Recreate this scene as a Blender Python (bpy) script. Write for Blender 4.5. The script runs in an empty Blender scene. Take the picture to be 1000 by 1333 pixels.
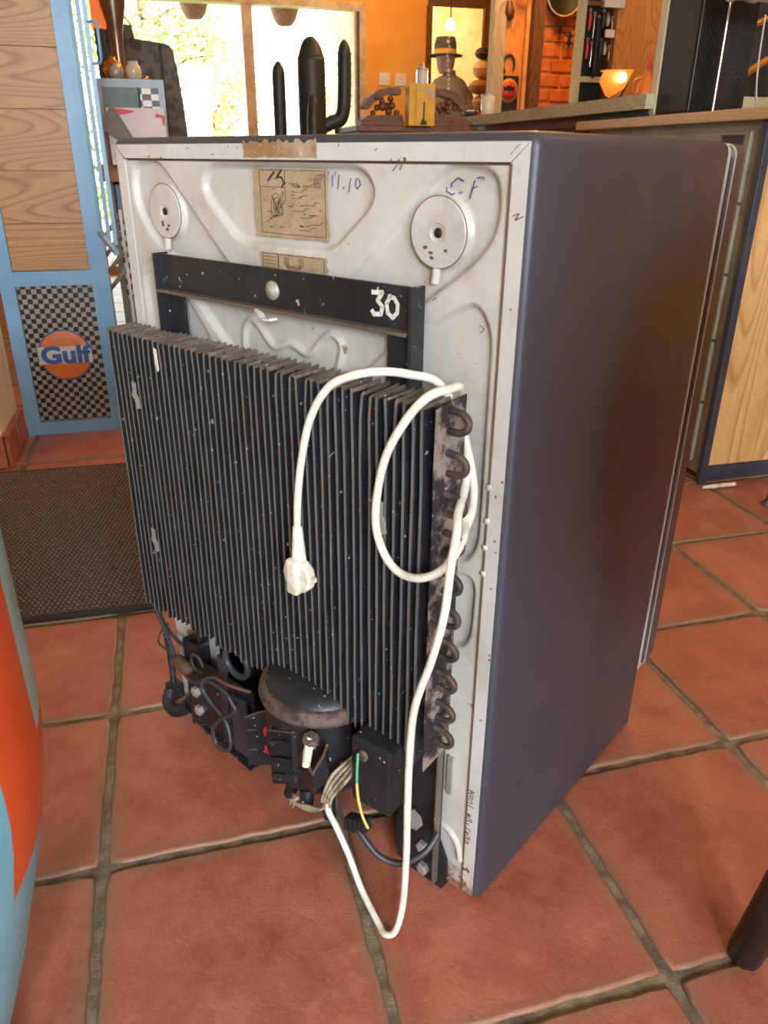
import bpy, bmesh, math, random
import numpy as np
from mathutils import Matrix, Vector
S = bpy.context.scene
C = S.collection
PI = math.pi
rnd = random.Random(7)

# ------------------------------------------------------------------ camera
cd = bpy.data.cameras.new('camera'); cam = bpy.data.objects.new('camera', cd); C.objects.link(cam)
R = ((0.96583826, 0.10285071, -0.23786171), (-0.25905806, 0.40705766, -0.87589553), (0.00673695, 0.90759341, 0.41979616))
cam.matrix_world = Matrix.Translation((0, 0, .83)) @ Matrix(R).to_4x4()
cd.sensor_fit = 'HORIZONTAL'; cd.sensor_width = 36; cd.lens = 35.892
cd.clip_start = .02; cd.clip_end = 200
cd.dof.use_dof = True; cd.dof.focus_distance = 1.15; cd.dof.aperture_fstop = 16
S.camera = cam

# ------------------------------------------------------------------ world, sun, daylight, exposure
w = bpy.data.worlds.new('world'); S.world = w; w.use_nodes = True
bg = w.node_tree.nodes['Background']; bg.inputs[0].default_value = (.86, .93, 1, 1); bg.inputs[1].default_value = 9.0
sl = bpy.data.lights.new('sun', 'SUN'); sl.energy = 26; sl.angle = .02; sl.color = (1, .95, .84)
so = bpy.data.objects.new('sun', sl); C.objects.link(so); so.rotation_euler = (math.radians(38), 0, math.radians(60))

def area(name, loc, target, sx, sy, e, col):
    l = bpy.data.lights.new(name, 'AREA'); l.shape = 'RECTANGLE'; l.size = sx; l.size_y = sy; l.energy = e; l.color = col
    o = bpy.data.objects.new(name, l); C.objects.link(o); o.location = loc
    o.rotation_euler = (Vector(target) - Vector(loc)).to_track_quat('-Z', 'Y').to_euler()
    return o
def point(name, loc, e, col, r=.06):
    l = bpy.data.lights.new(name, 'POINT'); l.energy = e; l.color = col; l.shadow_soft_size = r
    o = bpy.data.objects.new(name, l); C.objects.link(o); o.location = loc
    return o
# daylight of the terrace door and of the side window behind the photographer
area('terrace_door_daylight', (.55, -2.75, 1.45), (0, 1.1, .45), 1.1, 1.7, 58, (.76, .87, 1))
area('side_window_daylight', (-.45, -2.75, 1.60), (.45, .8, .4), .36, .44, 84, (.80, .90, 1))
# unseen warm fill lights, added to tint and brighten floor and back rooms
point('warm_fill_counter', (1.3, 2.5, 2.3), 12, (1, .62, .28), .12)
point('warm_fill_right', (2.3, 1.3, 2.3), 7, (1, .66, .34), .12)
point('warm_fill_back', (1.9, 3.9, 2.25), 46, (1, .52, .16), .1)
point('warm_fill_room', (1.5, 5.4, 2.3), 30, (1, .58, .2), .1)
point('side_room_fill', (2.5, 7.6, 2.2), 60, (1, .8, .5), .12)  # added to brighten the room beyond the opening
S.view_settings.view_transform = 'Standard'; S.view_settings.look = 'None'
S.view_settings.exposure = 0.15; S.view_settings.gamma = 1; S.view_settings.use_curve_mapping = False

# ------------------------------------------------------------------ materials
def lin(c):
    return tuple(((v / 255) / 12.92 if v / 255 <= .04045 else ((v / 255 + .055) / 1.055) ** 2.4) for v in c) + (1,)
class NT:
    def __init__(s, name):
        s.m = bpy.data.materials.new(name); s.m.use_nodes = True; s.t = s.m.node_tree; s.b = s.t.nodes['Principled BSDF']
    def n(s, ty, **k):
        x = s.t.nodes.new(ty)
        for a, v in k.items():
            if a.startswith('i_'): x.inputs[a[2:].replace('_', ' ')].default_value = v
            else: setattr(x, a, v)
        return x
    def l(s, a, b): s.t.links.new(a, b)
    def coord(s, kind='Object', scale=(1, 1, 1), rot=(0, 0, 0), rand=False):
        c = s.n('ShaderNodeTexCoord'); mp = s.n('ShaderNodeMapping'); s.l(c.outputs[kind], mp.inputs[0])
        mp.inputs['Scale'].default_value = scale; mp.inputs['Rotation'].default_value = rot
        if rand:
            oi = s.n('ShaderNodeObjectInfo'); cx = s.n('ShaderNodeCombineXYZ')
            mu = s.n('ShaderNodeMath', operation='MULTIPLY'); mu.inputs[1].default_value = 37; s.l(oi.outputs['Random'], mu.inputs[0])
            for k in range(3): s.l(mu.outputs[0], cx.inputs[k])
            s.l(cx.outputs[0], mp.inputs['Location'])
        return mp.outputs[0]
    def noise(s, vec, scale, detail=6, rough=.6, dist=0):
        x = s.n('ShaderNodeTexNoise'); x.inputs['Scale'].default_value = scale; x.inputs['Detail'].default_value = detail
        x.inputs['Roughness'].default_value = rough; x.inputs['Distortion'].default_value = dist; s.l(vec, x.inputs['Vector'])
        return x.outputs['Fac']
    def ramp(s, fac, stops, interp='LINEAR'):
        x = s.n('ShaderNodeValToRGB'); e = x.color_ramp.elements; x.color_ramp.interpolation = interp
        while len(e) < len(stops): e.new(.5)
        for k, (p, c) in enumerate(stops): e[k].position = p; e[k].color = c if len(c) == 4 else lin(c)
        s.l(fac, x.inputs[0]); return x.outputs[0]
    def mix(s, fac, a, b, mode='MIX'):
        x = s.n('ShaderNodeMix', data_type='RGBA', blend_type=mode)
        for v, i in ((fac, 0), (a, 6), (b, 7)):
            if isinstance(v, (int, float)): x.inputs[i].default_value = v
            elif isinstance(v, tuple): x.inputs[i].default_value = v if len(v) == 4 else lin(v)
            else: s.l(v, x.inputs[i])
        return x.outputs[2]
    def math(s, op, a, b=None):
        x = s.n('ShaderNodeMath', operation=op)
        for i, v in enumerate((a, b)):
            if v is None: continue
            if isinstance(v, (int, float)): x.inputs[i].default_value = v
            else: s.l(v, x.inputs[i])
        return x.outputs[0]
    def base(s, col):
        if isinstance(col, tuple): s.b.inputs['Base Color'].default_value = col if len(col) == 4 else lin(col)
        else: s.l(col, s.b.inputs['Base Color'])
    def rough(s, v):
        if isinstance(v, (int, float)): s.b.inputs['Roughness'].default_value = v
        else: s.l(v, s.b.inputs['Roughness'])
    def bump(s, h, strength=.3, dist=.002):
        x = s.n('ShaderNodeBump'); x.inputs['Strength'].default_value = strength; x.inputs['Distance'].default_value = dist
        s.l(h, x.inputs['Height']); s.l(x.outputs[0], s.b.inputs['Normal'])

def worn(name, col, col2, rough=.5, metal=0, scale=12, lo=.45, hi=.6, bump=.15, spot=None, spot_scale=60, spot_at=.7, rand=False, fine=0):
    m = NT(name); v = m.coord(rand=rand); f = m.noise(v, scale)
    c = m.ramp(f, [(lo, col), (hi, col2)])
    if spot:
        g = m.noise(v, spot_scale, 3); k = m.ramp(g, [(spot_at, (0, 0, 0, 1)), (spot_at + .04, (1, 1, 1, 1))]); c = m.mix(k, c, spot)
    m.base(c); m.rough(rough); m.b.inputs['Metallic'].default_value = metal
    if bump: m.bump(m.noise(v, scale * 6), bump)
    return m.m
def plain(name, col, rough=.5, metal=0, emit=None, es=0):
    m = NT(name); v = m.coord(); f = m.noise(v, 25)
    c2 = tuple(max(0, x - 14) for x in col)
    m.base(m.ramp(f, [(.35, col), (.7, c2)])); m.rough(rough); m.b.inputs['Metallic'].default_value = metal
    if emit: m.b.inputs['Emission Color'].default_value = lin(emit); m.b.inputs['Emission Strength'].default_value = es
    return m.m
def glass_mat(name, tint=(245, 250, 250), gl=.025):
    m = NT(name); t = m.t; out = [n for n in t.nodes if n.type == 'OUTPUT_MATERIAL'][0]
    tr = m.n('ShaderNodeBsdfTransparent'); tr.inputs[0].default_value = lin(tint)
    g = m.n('ShaderNodeBsdfGlossy'); g.inputs['Roughness'].default_value = .03
    mx = m.n('ShaderNodeMixShader'); mx.inputs[0].default_value = gl
    m.l(tr.outputs[0], mx.inputs[1]); m.l(g.outputs[0], mx.inputs[2]); m.l(mx.outputs[0], out.inputs[0]); return m.m
def wood(name, a, b, c, axis='x', scale=1, rough=.45, rings=9, rand=True):
    m = NT(name)
    ex = {'x': (.16, 1, 1), 'y': (1, .16, 1), 'z': (1, 1, .16)}[axis]
    v = m.coord(scale=tuple(q * scale for q in ex), rand=rand)
    f = m.noise(v, 3.6, 1.2, .4, .15)
    w1 = m.math('FRACT', m.math('MULTIPLY', f, rings * 3.0))
    k = m.ramp(w1, [(0, (1, 1, 1, 1)), (.22, (.25, .25, .25, 1)), (.8, (0, 0, 0, 1)), (1, (1, 1, 1, 1))])
    fine = m.noise(m.coord(scale=tuple((60 if q > .5 else 4) * scale for q in ex), rand=rand), 6, 4, .7)
    col = m.mix(k, a, c); col = m.mix(m.ramp(fine, [(.40, (.8, .8, .8, 1)), (.60, (0, 0, 0, 1))]), col, b)
    m.base(col); m.rough(rough); m.bump(fine, .1, .001); return m.m

M = {}
def tile_material():
    m = NT('terracotta_tile'); v = m.coord(rand=True)
    big = m.noise(v, 7, 5, .65, .5); mid = m.noise(v, 34, 6, .7, .6); fine = m.noise(v, 170, 4, .75)
    c = m.ramp(big, [(.28, (134, 74, 58)), (.5, (166, 95, 73)), (.72, (192, 122, 96))])
    c = m.mix(m.ramp(mid, [(.42, (0, 0, 0, 1)), (.72, (.5, .5, .5, 1))]), c, (196, 128, 104))
    c = m.mix(m.ramp(fine, [(.55, (0, 0, 0, 1)), (.75, (.35, .35, .35, 1))]), c, (122, 62, 46))
    tc = m.n('ShaderNodeTexCoord'); sp = m.n('ShaderNodeSeparateXYZ'); m.l(tc.outputs['Object'], sp.inputs[0])
    e = m.math('MAXIMUM', m.math('ABSOLUTE', sp.outputs[0]), m.math('ABSOLUTE', sp.outputs[1]))
    e = m.math('ADD', e, m.math('MULTIPLY', m.math('SUBTRACT', mid, .5), .03))
    e = m.math('DIVIDE', e, .150)
    c = m.mix(m.ramp(e, [(.84, (0, 0, 0, 1)), (.95, (.45, .45, .45, 1)), (1.0, (.95, .95, .95, 1))]), c, (138, 110, 88))
    oi = m.n('ShaderNodeObjectInfo')
    c = m.mix(m.math('MULTIPLY', oi.outputs['Random'], .3), c, (150, 72, 46))
    m.base(c); m.rough(m.ramp(mid, [(.3, (.3, .3, .3, 1)), (.8, (.5, .5, .5, 1))]))
    m.bump(m.math('ADD', m.math('MULTIPLY', mid, 1.2), m.math('MULTIPLY', fine, .7)), .6, .0022); return m.m
M['tile'] = tile_material()
M['grout'] = worn('grout', (140, 124, 100), (100, 86, 68), .95, 0, 38, .38, .62, .9)
def panel_material(name, base=(198, 195, 187), dirt=(134, 126, 112)):
    m = NT(name); v = m.coord()
    a = m.noise(v, 5, 7, .7); c = m.ramp(a, [(.35, base), (.52, tuple(x - 12 for x in base)), (.74, dirt)])
    st = m.noise(m.coord(scale=(9, 9, 1.2)), 6, 5); c = m.mix(m.ramp(st, [(.5, (0, 0, 0, 1)), (.8, (.35, .35, .35, 1))]), c, (165, 152, 130))
    sp = m.noise(v, 60, 3, .5); c = m.mix(m.ramp(sp, [(.70, (0, 0, 0, 1)), (.76, (.9, .9, .9, 1))]), c, (128, 84, 50))
    tc = m.n('ShaderNodeTexCoord'); s = m.n('ShaderNodeSeparateXYZ'); m.l(tc.outputs['Object'], s.inputs[0])
    lo = m.math('SUBTRACT', .05, m.math('ADD', s.outputs[2], m.math('MULTIPLY', m.math('SUBTRACT', m.noise(v, 45, 5), .5), .12)))
    c = m.mix(m.ramp(m.math('MULTIPLY', lo, 20), [(.35, (0, 0, 0, 1)), (.8, (.85, .85, .85, 1))]), c, (132, 88, 58))
    m.base(c); m.rough(.38); m.bump(m.noise(v, 30, 4), .12, .002); return m.m
M['panel'] = panel_material('aged_white_enamel')
M['flange'] = panel_material('white_flange_enamel', (204, 202, 197), (164, 156, 142))
m = NT('dark_body_paint'); v = m.coord()
m.base(m.ramp(m.noise(v, 3, 4), [(.3, (62, 64, 72)), (.7, (54, 56, 63))])); m.rough(m.ramp(m.noise(v, 9, 6), [(.3, (.38, .38, .38, 1)), (.7, (.5, .5, .5, 1))]))
m.bump(m.noise(v, 500, 2), .06, .0006); M['body'] = m.m
M['seam'] = plain('rusty_seam', (112, 84, 62), .8)
M['trim_metal'] = plain('pale_trim', (206, 202, 192), .35, .2)
M['gasket'] = plain('dark_gasket', (34, 32, 34), .6)
M['doorpaint'] = plain('door_paint', (82, 76, 77), .4)
M['recess'] = worn('dark_recess', (46, 44, 44), (30, 28, 28), .8)
def black_metal(name, base=(33, 33, 34), edge=(60, 56, 52), rust=(96, 62, 44), at=.66, white=True, rough=.42):
    m = NT(name); v = m.coord(rand=True); f = m.noise(v, 14, 6, .65)
    c = m.ramp(f, [(.35, base), (.65, tuple(x + 16 for x in base))])
    g = m.noise(v, 26, 6, .7); c = m.mix(m.ramp(g, [(at - .04, (0, 0, 0, 1)), (at + .05, (.9, .9, .9, 1))]), c, rust)
    if white:
        h = m.noise(v, 150, 3, .5); c = m.mix(m.ramp(h, [(.69, (0, 0, 0, 1)), (.72, (1, 1, 1, 1))]), c, (190, 186, 178))
    m.base(c); m.rough(rough); m.b.inputs['Metallic'].default_value = .25; m.bump(m.noise(v, 120, 5), .4, .0008); return m.m
M['fin'] = black_metal('fin_black', (32, 35, 39), at=.72)
M['finedge'] = black_metal('fin_edge', (104, 104, 101), rust=(132, 104, 84), at=.60)  # grey front lips, their thin highlight put into the colour
M['fintop'] = black_metal('fin_lit_rusty_top', (98, 84, 74), rust=(140, 122, 106), at=.52, rough=.7)  # rust plus the lit look of the fin tops, put into the colour
M['bar'] = black_metal('black_painted_steel', (31, 33, 37), at=.7)
M['baredge'] = black_metal('worn_steel_edge', (92, 84, 76), rust=(120, 82, 60), at=.55)
M['comp'] = black_metal('compressor_black', (30, 32, 36), at=.64)
M['rust'] = black_metal('rusty_rim', (92, 74, 66), rust=(58, 48, 44), at=.55, white=False, rough=.7)
M['endplate'] = black_metal('peeling_end_plate', (36, 36, 40), rust=(156, 138, 130), at=.52, white=True, rough=.6)
M['pipe'] = black_metal('pipe_rust_black', (46, 42, 40), rust=(98, 76, 64), at=.55, white=False, rough=.6)
M['bolt'] = plain('zinc_bolt', (172, 168, 160), .4, .4)
m = NT('white_cord'); v = m.coord()
c = m.ramp(m.noise(v, 40, 5), [(.4, (226, 224, 210)), (.75, (196, 188, 168))]); m.base(c); m.rough(.42); M['cord'] = m.m
M['plugw'] = worn('plug_plastic', (226, 222, 204), (190, 180, 154), .42, 0, 50, .4, .7, .1, (120, 104, 80), 170, .7)
M['rustpaint'] = worn('rust_chip', (140, 84, 46), (108, 66, 42), .85, 0, 80)
M['wires'] = worn('dirty_wire_sheath', (168, 154, 128), (110, 96, 76), .6, 0, 60)
M['wire'] = plain('dark_cable', (58, 60, 64), .45)
M['copper'] = worn('copper_tube', (112, 84, 68), (74, 58, 50), .5, .4)
m = NT('printed_label'); v = m.coord()
c = m.ramp(m.noise(v, 30, 7, .75), [(.3, (148, 126, 98)), (.6, (170, 148, 118)), (.8, (192, 172, 144))])
sp = m.noise(v, 330, 3); c = m.mix(m.ramp(sp, [(.62, (0, 0, 0, 1)), (.68, (.8, .8, .8, 1))]), c, (100, 80, 62))
m.base(c); m.rough(.75); m.bump(sp, .3, .0006); M['label'] = m.m
M['tape'] = worn('brown_tape', (176, 158, 132), (146, 112, 78), .7, 0, 22, .4, .58, .4, (214, 200, 178), 240, .66)
M['ink'] = plain('printed_ink', (92, 76, 60), .8); M['marker'] = plain('blue_marker', (62, 72, 124), .6)
M['blackink'] = plain('black_marker', (54, 48, 46), .6); M['whitepaint'] = plain('white_brush_paint', (222, 220, 212), .5)
M['green'] = plain('green_wire', (90, 170, 130), .45); M['yellow'] = plain('yellow_wire', (222, 200, 110), .45)
M['blue'] = worn('light_blue_paint', (122, 164, 196), (112, 154, 188), .38, 0, 6, .4, .6, .05)
M['oak'] = wood('oak_veneer', (188, 140, 82), (162, 114, 62), (126, 82, 42), 'x', 1.6, .45, 12)
M['oakv'] = wood('oak_boards_counter', (220, 178, 118), (196, 150, 92), (168, 120, 68), 'z', 1.4, .45, 9)
M['oaktop'] = wood('worktop_wood', (206, 172, 124), (190, 154, 108), (184, 148, 102), 'y', 1.6, .4, 8)
m = NT('checker_sheet'); v = m.coord(scale=(1, 1, 1)); ch = m.n('ShaderNodeTexChecker'); ch.inputs['Scale'].default_value = 67.5
ch.inputs[1].default_value = lin((150, 142, 132)); ch.inputs[2].default_value = lin((24, 24, 26)); m.l(v, ch.inputs[0]); m.base(ch.outputs[0]); m.rough(.3); M['check'] = m.m
m = NT('checker_tape'); v = m.coord(scale=(1, 1, 1.6)); ch = m.n('ShaderNodeTexChecker'); ch.inputs['Scale'].default_value = 30
ch.inputs[1].default_value = lin((225, 225, 220)); ch.inputs[2].default_value = lin((24, 24, 26)); m.l(v, ch.inputs[0]); m.base(ch.outputs[0]); m.rough(.4); M['check2'] = m.m
M['orange'] = plain('orange_gloss', (236, 100, 48), .3); M['paleblue'] = plain('pale_blue_gloss', (176, 212, 214), .3); M['skyblue'] = plain('sky_blue_gloss', (122, 196, 218), .3)
M['gulforange'] = plain('logo_orange', (206, 112, 50), .4); M['gulfblue'] = plain('logo_blue', (52, 92, 150), .4); M['gulfwhite'] = plain('logo_white', (196, 190, 182), .4)
M['cream'] = worn('cream_plaster', (232, 214, 178), (218, 190, 142), .9, 0, 5, .4, .65, .5)
M['ochre'] = worn('ochre_plaster', (222, 160, 72), (210, 146, 58), .9, 0, 4, .35, .7, .3)
M['skirt'] = worn('skirting_tile', (176, 100, 76), (158, 84, 60), .5)
M['ceil'] = worn('ceiling_paint', (226, 208, 176), (218, 198, 164), .9)
M['alu'] = worn('window_frame_beige', (186, 164, 128), (164, 142, 108), .5)
M['glass'] = glass_mat('pane_glass')
M['cactus'] = plain('dark_cactus_paint', (40, 48, 42), .5)
M['rope'] = worn('brown_basket', (170, 134, 114), (140, 108, 92), .9, 0, 60)
m = NT('leaf_green'); v = m.coord(); m.base(m.ramp(m.noise(v, 3, 4), [(.35, (104, 130, 44)), (.65, (196, 194, 96))])); m.rough(.6); M['leaf'] = m.m
M['bark'] = worn('bark', (130, 104, 80), (96, 74, 56), .9, 0, 30)
M['lawn'] = worn('lawn', (150, 170, 90), (190, 190, 130), .95, 0, 8)
M['carved'] = wood('carved_dark_wood', (122, 74, 44), (88, 50, 30), (66, 38, 24), 'x', 3)
M['beam'] = wood('old_beam', (122, 82, 46), (92, 58, 32), (70, 44, 26), 'z', 2, .8)
M['pinewood'] = wood('orange_pine', (224, 150, 70), (206, 128, 54), (186, 108, 42), 'z', 2, .6)
M['greywood'] = wood('weathered_wood', (190, 184, 150), (150, 142, 112), (172, 164, 130), 'y', 2, .85)
M['postwood'] = wood('pale_post_wood', (190, 176, 150), (160, 140, 112), (140, 118, 90), 'z', 2, .8)
M['brick'] = worn('brick_clay', (214, 120, 62), (190, 96, 48), .85, 0, 20, .4, .65, .4, rand=True)
M['mortar'] = worn('mortar', (226, 166, 96), (206, 146, 78), .9)
M['steeld'] = worn('dark_grey_metal', (66, 64, 60), (50, 48, 44), .5, .3)
M['drawer'] = worn('grey_green_cabinet_paint', (142, 136, 112), (128, 122, 100), .45)
M['navy'] = plain('navy_frame_paint', (56, 62, 72), .45)
M['blackgloss'] = plain('black_appliance', (24, 23, 22), .5)
M['creamedge'] = plain('cream_edge', (206, 196, 160), .4)
M['chrome'] = plain('chrome', (222, 222, 222), .15, .9)
M['brass'] = plain('brass', (196, 150, 72), .25, .9)
M['coppers'] = plain('polished_copper', (132, 112, 98), .3, .9)
M['teal'] = plain('teal_panel', (104, 124, 124), .5); M['greyframe'] = plain('grey_blue_frame', (148, 164, 172), .4)
M['paper'] = plain('white_card', (226, 216, 214), .6); M['red'] = plain('red_print', (208, 66, 46), .5)
M['iron'] = plain('black_iron', (24, 22, 22), .6); M['olivemetal'] = worn('weathered_steel_shell', (92, 86, 72), (54, 48, 38), .6, .3, 22)
M['ball_brown'] = plain('brown_leather', (150, 108, 62), .6); M['ball_tan'] = plain('tan_leather', (186, 138, 72), .6)
M['ball_red'] = plain('red_leather', (176, 66, 44), .6); M['ball_black'] = plain('black_leather', (36, 26, 26), .5); M['ball_white'] = plain('cream_leather', (206, 170, 130), .6)
M['statue'] = plain('grey_cloth', (128, 124, 118), .8); M['hat'] = plain('hat_felt', (78, 76, 76), .8); M['hatband'] = plain('yellow_band', (206, 160, 72), .7); M['skin'] = plain('painted_face', (168, 140, 116), .6)
M['bulb'] = plain('lit_bulb', (255, 236, 190), .4, 0, (255, 226, 160), 14)
M['shade'] = plain('amber_shade', (214, 110, 34), .5, 0, (255, 120, 24), .45)
M['yellowbox'] = plain('yellow_lacquer', (214, 162, 40), .4); M['jug'] = plain('orange_stoneware', (196, 112, 44), .4)
M['stool'] = worn('black_painted_wood', (34, 32, 34), (24, 22, 24), .4, 0, 20, .4, .6, .3, (176, 150, 118), 40, .7)
M['white'] = plain('white_plastic', (214, 208, 196), .5); M['glasswhite'] = plain('frosted_glass', (200, 190, 170), .2)
def mat_material():
    m = NT('doormat_fibre'); v = m.coord(); a = m.noise(v, 90, 4, .7)
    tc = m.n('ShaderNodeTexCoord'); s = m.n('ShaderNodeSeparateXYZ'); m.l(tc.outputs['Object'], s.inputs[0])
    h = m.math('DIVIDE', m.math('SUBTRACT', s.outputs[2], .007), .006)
    c = m.ramp(h, [(.1, (50, 42, 36)), (.5, (100, 88, 74)), (1, (160, 142, 118))])  # dark hollows and pale crests: shade and highlights put into the fibre colour
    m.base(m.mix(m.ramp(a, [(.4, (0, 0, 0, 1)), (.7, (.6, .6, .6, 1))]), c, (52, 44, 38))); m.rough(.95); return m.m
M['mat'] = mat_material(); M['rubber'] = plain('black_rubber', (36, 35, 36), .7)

# ------------------------------------------------------------------ mesh helpers
class MB:
    def __init__(s): s.v = []; s.f = []; s.mi = []; s.sm = []
    def add(s, V, F, mi=0, smooth=False):
        b = len(s.v); s.v += [tuple(p) for p in V]
        for f in F: s.f.append(tuple(b + i for i in f)); s.mi.append(mi); s.sm.append(smooth)
    def box(s, a, b, mi=0, bev=0, M4=None):
        x0, y0, z0 = a; x1, y1, z1 = b
        if bev:
            bm = bmesh.new(); bmesh.ops.create_cube(bm, size=1)
            for v in bm.verts: v.co = Vector(((x0 + x1) / 2 + v.co.x * (x1 - x0), (y0 + y1) / 2 + v.co.y * (y1 - y0), (z0 + z1) / 2 + v.co.z * (z1 - z0)))
            bmesh.ops.bevel(bm, geom=bm.edges[:], offset=bev, segments=2, affect='EDGES', profile=.5)
            V = [v.co.copy() for v in bm.verts]; F = [[v.index for v in f.verts] for f in bm.faces]; bm.free()
        else:
            V = [Vector(p) for p in ((x0, y0, z0), (x1, y0, z0), (x1, y1, z0), (x0, y1, z0), (x0, y0, z1), (x1, y0, z1), (x1, y1, z1), (x0, y1, z1))]
            F = [(0, 3, 2, 1), (4, 5, 6, 7), (0, 1, 5, 4), (1, 2, 6, 5), (2, 3, 7, 6), (3, 0, 4, 7)]
        if M4 is not None: V = [M4 @ v for v in V]
        s.add(V, F, mi); return s
    def bar(s, p, q, w, t, mi=0, up=(0, 0, 1)):
        p = Vector(p); q = Vector(q); d = (q - p).normalized(); u = Vector(up)
        if abs(d.dot(u)) > .98: u = Vector((1, 0, 0))
        a = d.cross(u).normalized() * w / 2; b = a.cross(d).normalized() * t / 2
        V = [p - a - b, p + a - b, p + a + b, p - a + b, q - a - b, q + a - b, q + a + b, q - a + b]
        s.add(V, [(0, 3, 2, 1), (4, 5, 6, 7), (0, 1, 5, 4), (1, 2, 6, 5), (2, 3, 7, 6), (3, 0, 4, 7)], mi); return s
    def tube(s, pts, r, n=10, mi=0, smooth_path=0, closed=False, caps=True):
        P = [Vector(p) for p in pts]
        rr = list(r) if hasattr(r, '__len__') else [r] * len(P)
        if smooth_path:
            Q = []; RR = []
            for i in range(len(P) - 1):
                p0 = P[max(i - 1, 0)]; p1 = P[i]; p2 = P[i + 1]; p3 = P[min(i + 2, len(P) - 1)]
                for k in range(smooth_path):
                    t = k / smooth_path
                    Q.append(.5 * ((2 * p1) + (p2 - p0) * t + (2 * p0 - 5 * p1 + 4 * p2 - p3) * t * t + (3 * p1 - p0 - 3 * p2 + p3) * t ** 3)); RR.append(rr[i] * (1 - t) + rr[i + 1] * t)
            Q.append(P[-1]); RR.append(rr[-1]); P = Q; rr = RR
        T = []
        for i in range(len(P)):
            a = P[(i - 1) % len(P)] if closed else P[max(i - 1, 0)]; b = P[(i + 1) % len(P)] if closed else P[min(i + 1, len(P) - 1)]
            T.append((b - a).normalized() if (b - a).length > 1e-9 else Vector((0, 0, 1)))
        u = T[0].orthogonal().normalized(); V = []
        for i, p in enumerate(P):
            u = (u - T[i] * u.dot(T[i])).normalized(); w_ = T[i].cross(u)
            for k in range(n):
                a = 2 * PI * k / n; V.append(p + (u * math.cos(a) + w_ * math.sin(a)) * rr[i])
        F = []; L = len(P)
        for i in range(L if closed else L - 1):
            j = (i + 1) % L
            for k in range(n): F.append((i * n + k, i * n + (k + 1) % n, j * n + (k + 1) % n, j * n + k))
        s.add(V, F, mi, True)
        if not closed and caps: s.add(V[:n], [tuple(range(n - 1, -1, -1))], mi); s.add(V[-n:], [tuple(range(n))], mi)
        return s
    def lathe(s, prof, c=(0, 0, 0), n=24, mi=0, M4=None, smooth=True, sx=1, sy=1):
        V = []; L = len(prof)
        for r, z in prof:
            for k in range(n):
                a = 2 * PI * k / n; p = Vector((r * math.cos(a) * sx, r * math.sin(a) * sy, z)); p = (M4 @ p) if M4 is not None else p
                V.append(p + Vector(c))
        F = []
        for i in range(L - 1):
            for k in range(n): F.append((i * n + k, i * n + (k + 1) % n, (i + 1) * n + (k + 1) % n, (i + 1) * n + k))
        s.add(V, F, mi, smooth)
        if prof[0][0] > 1e-4: s.add(V[:n], [tuple(range(n - 1, -1, -1))], mi)
        if prof[-1][0] > 1e-4: s.add(V[-n:], [tuple(range(n))], mi)
        return s
    def prism(s, poly, d0, d1, plane='xz', mi=0, M4=None):
        def P(a, b, d): return Vector({'xz': (a, d, b), 'xy': (a, b, d), 'yz': (d, a, b)}[plane])
        n = len(poly); V = [P(a, b, d0) for a, b in poly] + [P(a, b, d1) for a, b in poly]
        if M4 is not None: V = [M4 @ v for v in V]
        F = [tuple(range(n)), tuple(range(2 * n - 1, n - 1, -1))] + [(i, n + i, n + (i + 1) % n, (i + 1) % n) for i in range(n)]
        s.add(V, F, mi); return s
    def stroke(s, pts, wd, y, mi=0, t=.0003):       # flat brush or pen stroke lying in the plane y
        for i in range(len(pts) - 1):
            (x0, z0), (x1, z1) = pts[i], pts[i + 1]; d = math.hypot(x1 - x0, z1 - z0)
            if d < 1e-6: continue
            nx, nz = -(z1 - z0) / d * wd / 2, (x1 - x0) / d * wd / 2; ex, ez = (x1 - x0) / d * wd * .25, (z1 - z0) / d * wd * .25
            s.prism([(x0 + nx - ex, z0 + nz - ez), (x0 - nx - ex, z0 - nz - ez), (x1 - nx + ex, z1 - nz + ez), (x1 + nx + ex, z1 + nz + ez)], y, y - t, 'xz', mi)
        return s
    def pen(s, pts, wd):                            # pen line that follows the embossed panel
        Q = []
        for (a, b), (c, d) in zip(pts[:-1], pts[1:]):
            n_ = max(1, int(math.hypot(c - a, d - b) / .003))
            Q += [(a + (c - a) * k / n_, b + (d - b) * k / n_) for k in range(n_)]
        Q.append(pts[-1])
        for p, q in zip(Q[:-1], Q[1:]): s.stroke([p, q], wd, min(surf(*p), surf(*q)) - .0012)
        return s
    def mesh(s, name, mats):
        me = bpy.data.meshes.new(name); me.from_pydata(s.v, [], s.f)
        for m_ in mats: me.materials.append(m_)
        if me.polygons:
            me.polygons.foreach_set('material_index', s.mi); me.polygons.foreach_set('use_smooth', s.sm)
        bm = bmesh.new(); bm.from_mesh(me); bmesh.ops.recalc_face_normals(bm, faces=bm.faces[:]); bm.to_mesh(me); bm.free()
        me.update(); return me
    def build(s, name, mats, parent=None, loc=None, rotz=0):
        if not isinstance(mats, (list, tuple)): mats = [mats]
        return link(name, s.mesh(name, mats), parent, loc, rotz)
def link(name, me, parent=None, loc=None, rotz=0):
    o = bpy.data.objects.new(name, me); C.objects.link(o)
    if parent: o.parent = parent
    if loc: o.location = loc
    if rotz: o.rotation_euler = (0, 0, rotz)
    return o
def tag(o, label=None, cat=None, group=None, kind=None):
    for k, v_ in (('label', label), ('category', cat), ('group', group), ('kind', kind)):
        if v_: o[k] = v_
    return o
def thing(name, label, cat, loc=(0, 0, 0), rotz=0, group=None):
    return tag(link(name, None, None, loc, rotz), label, cat, group)
def struct(o): o['kind'] = 'structure'; return o
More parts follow.
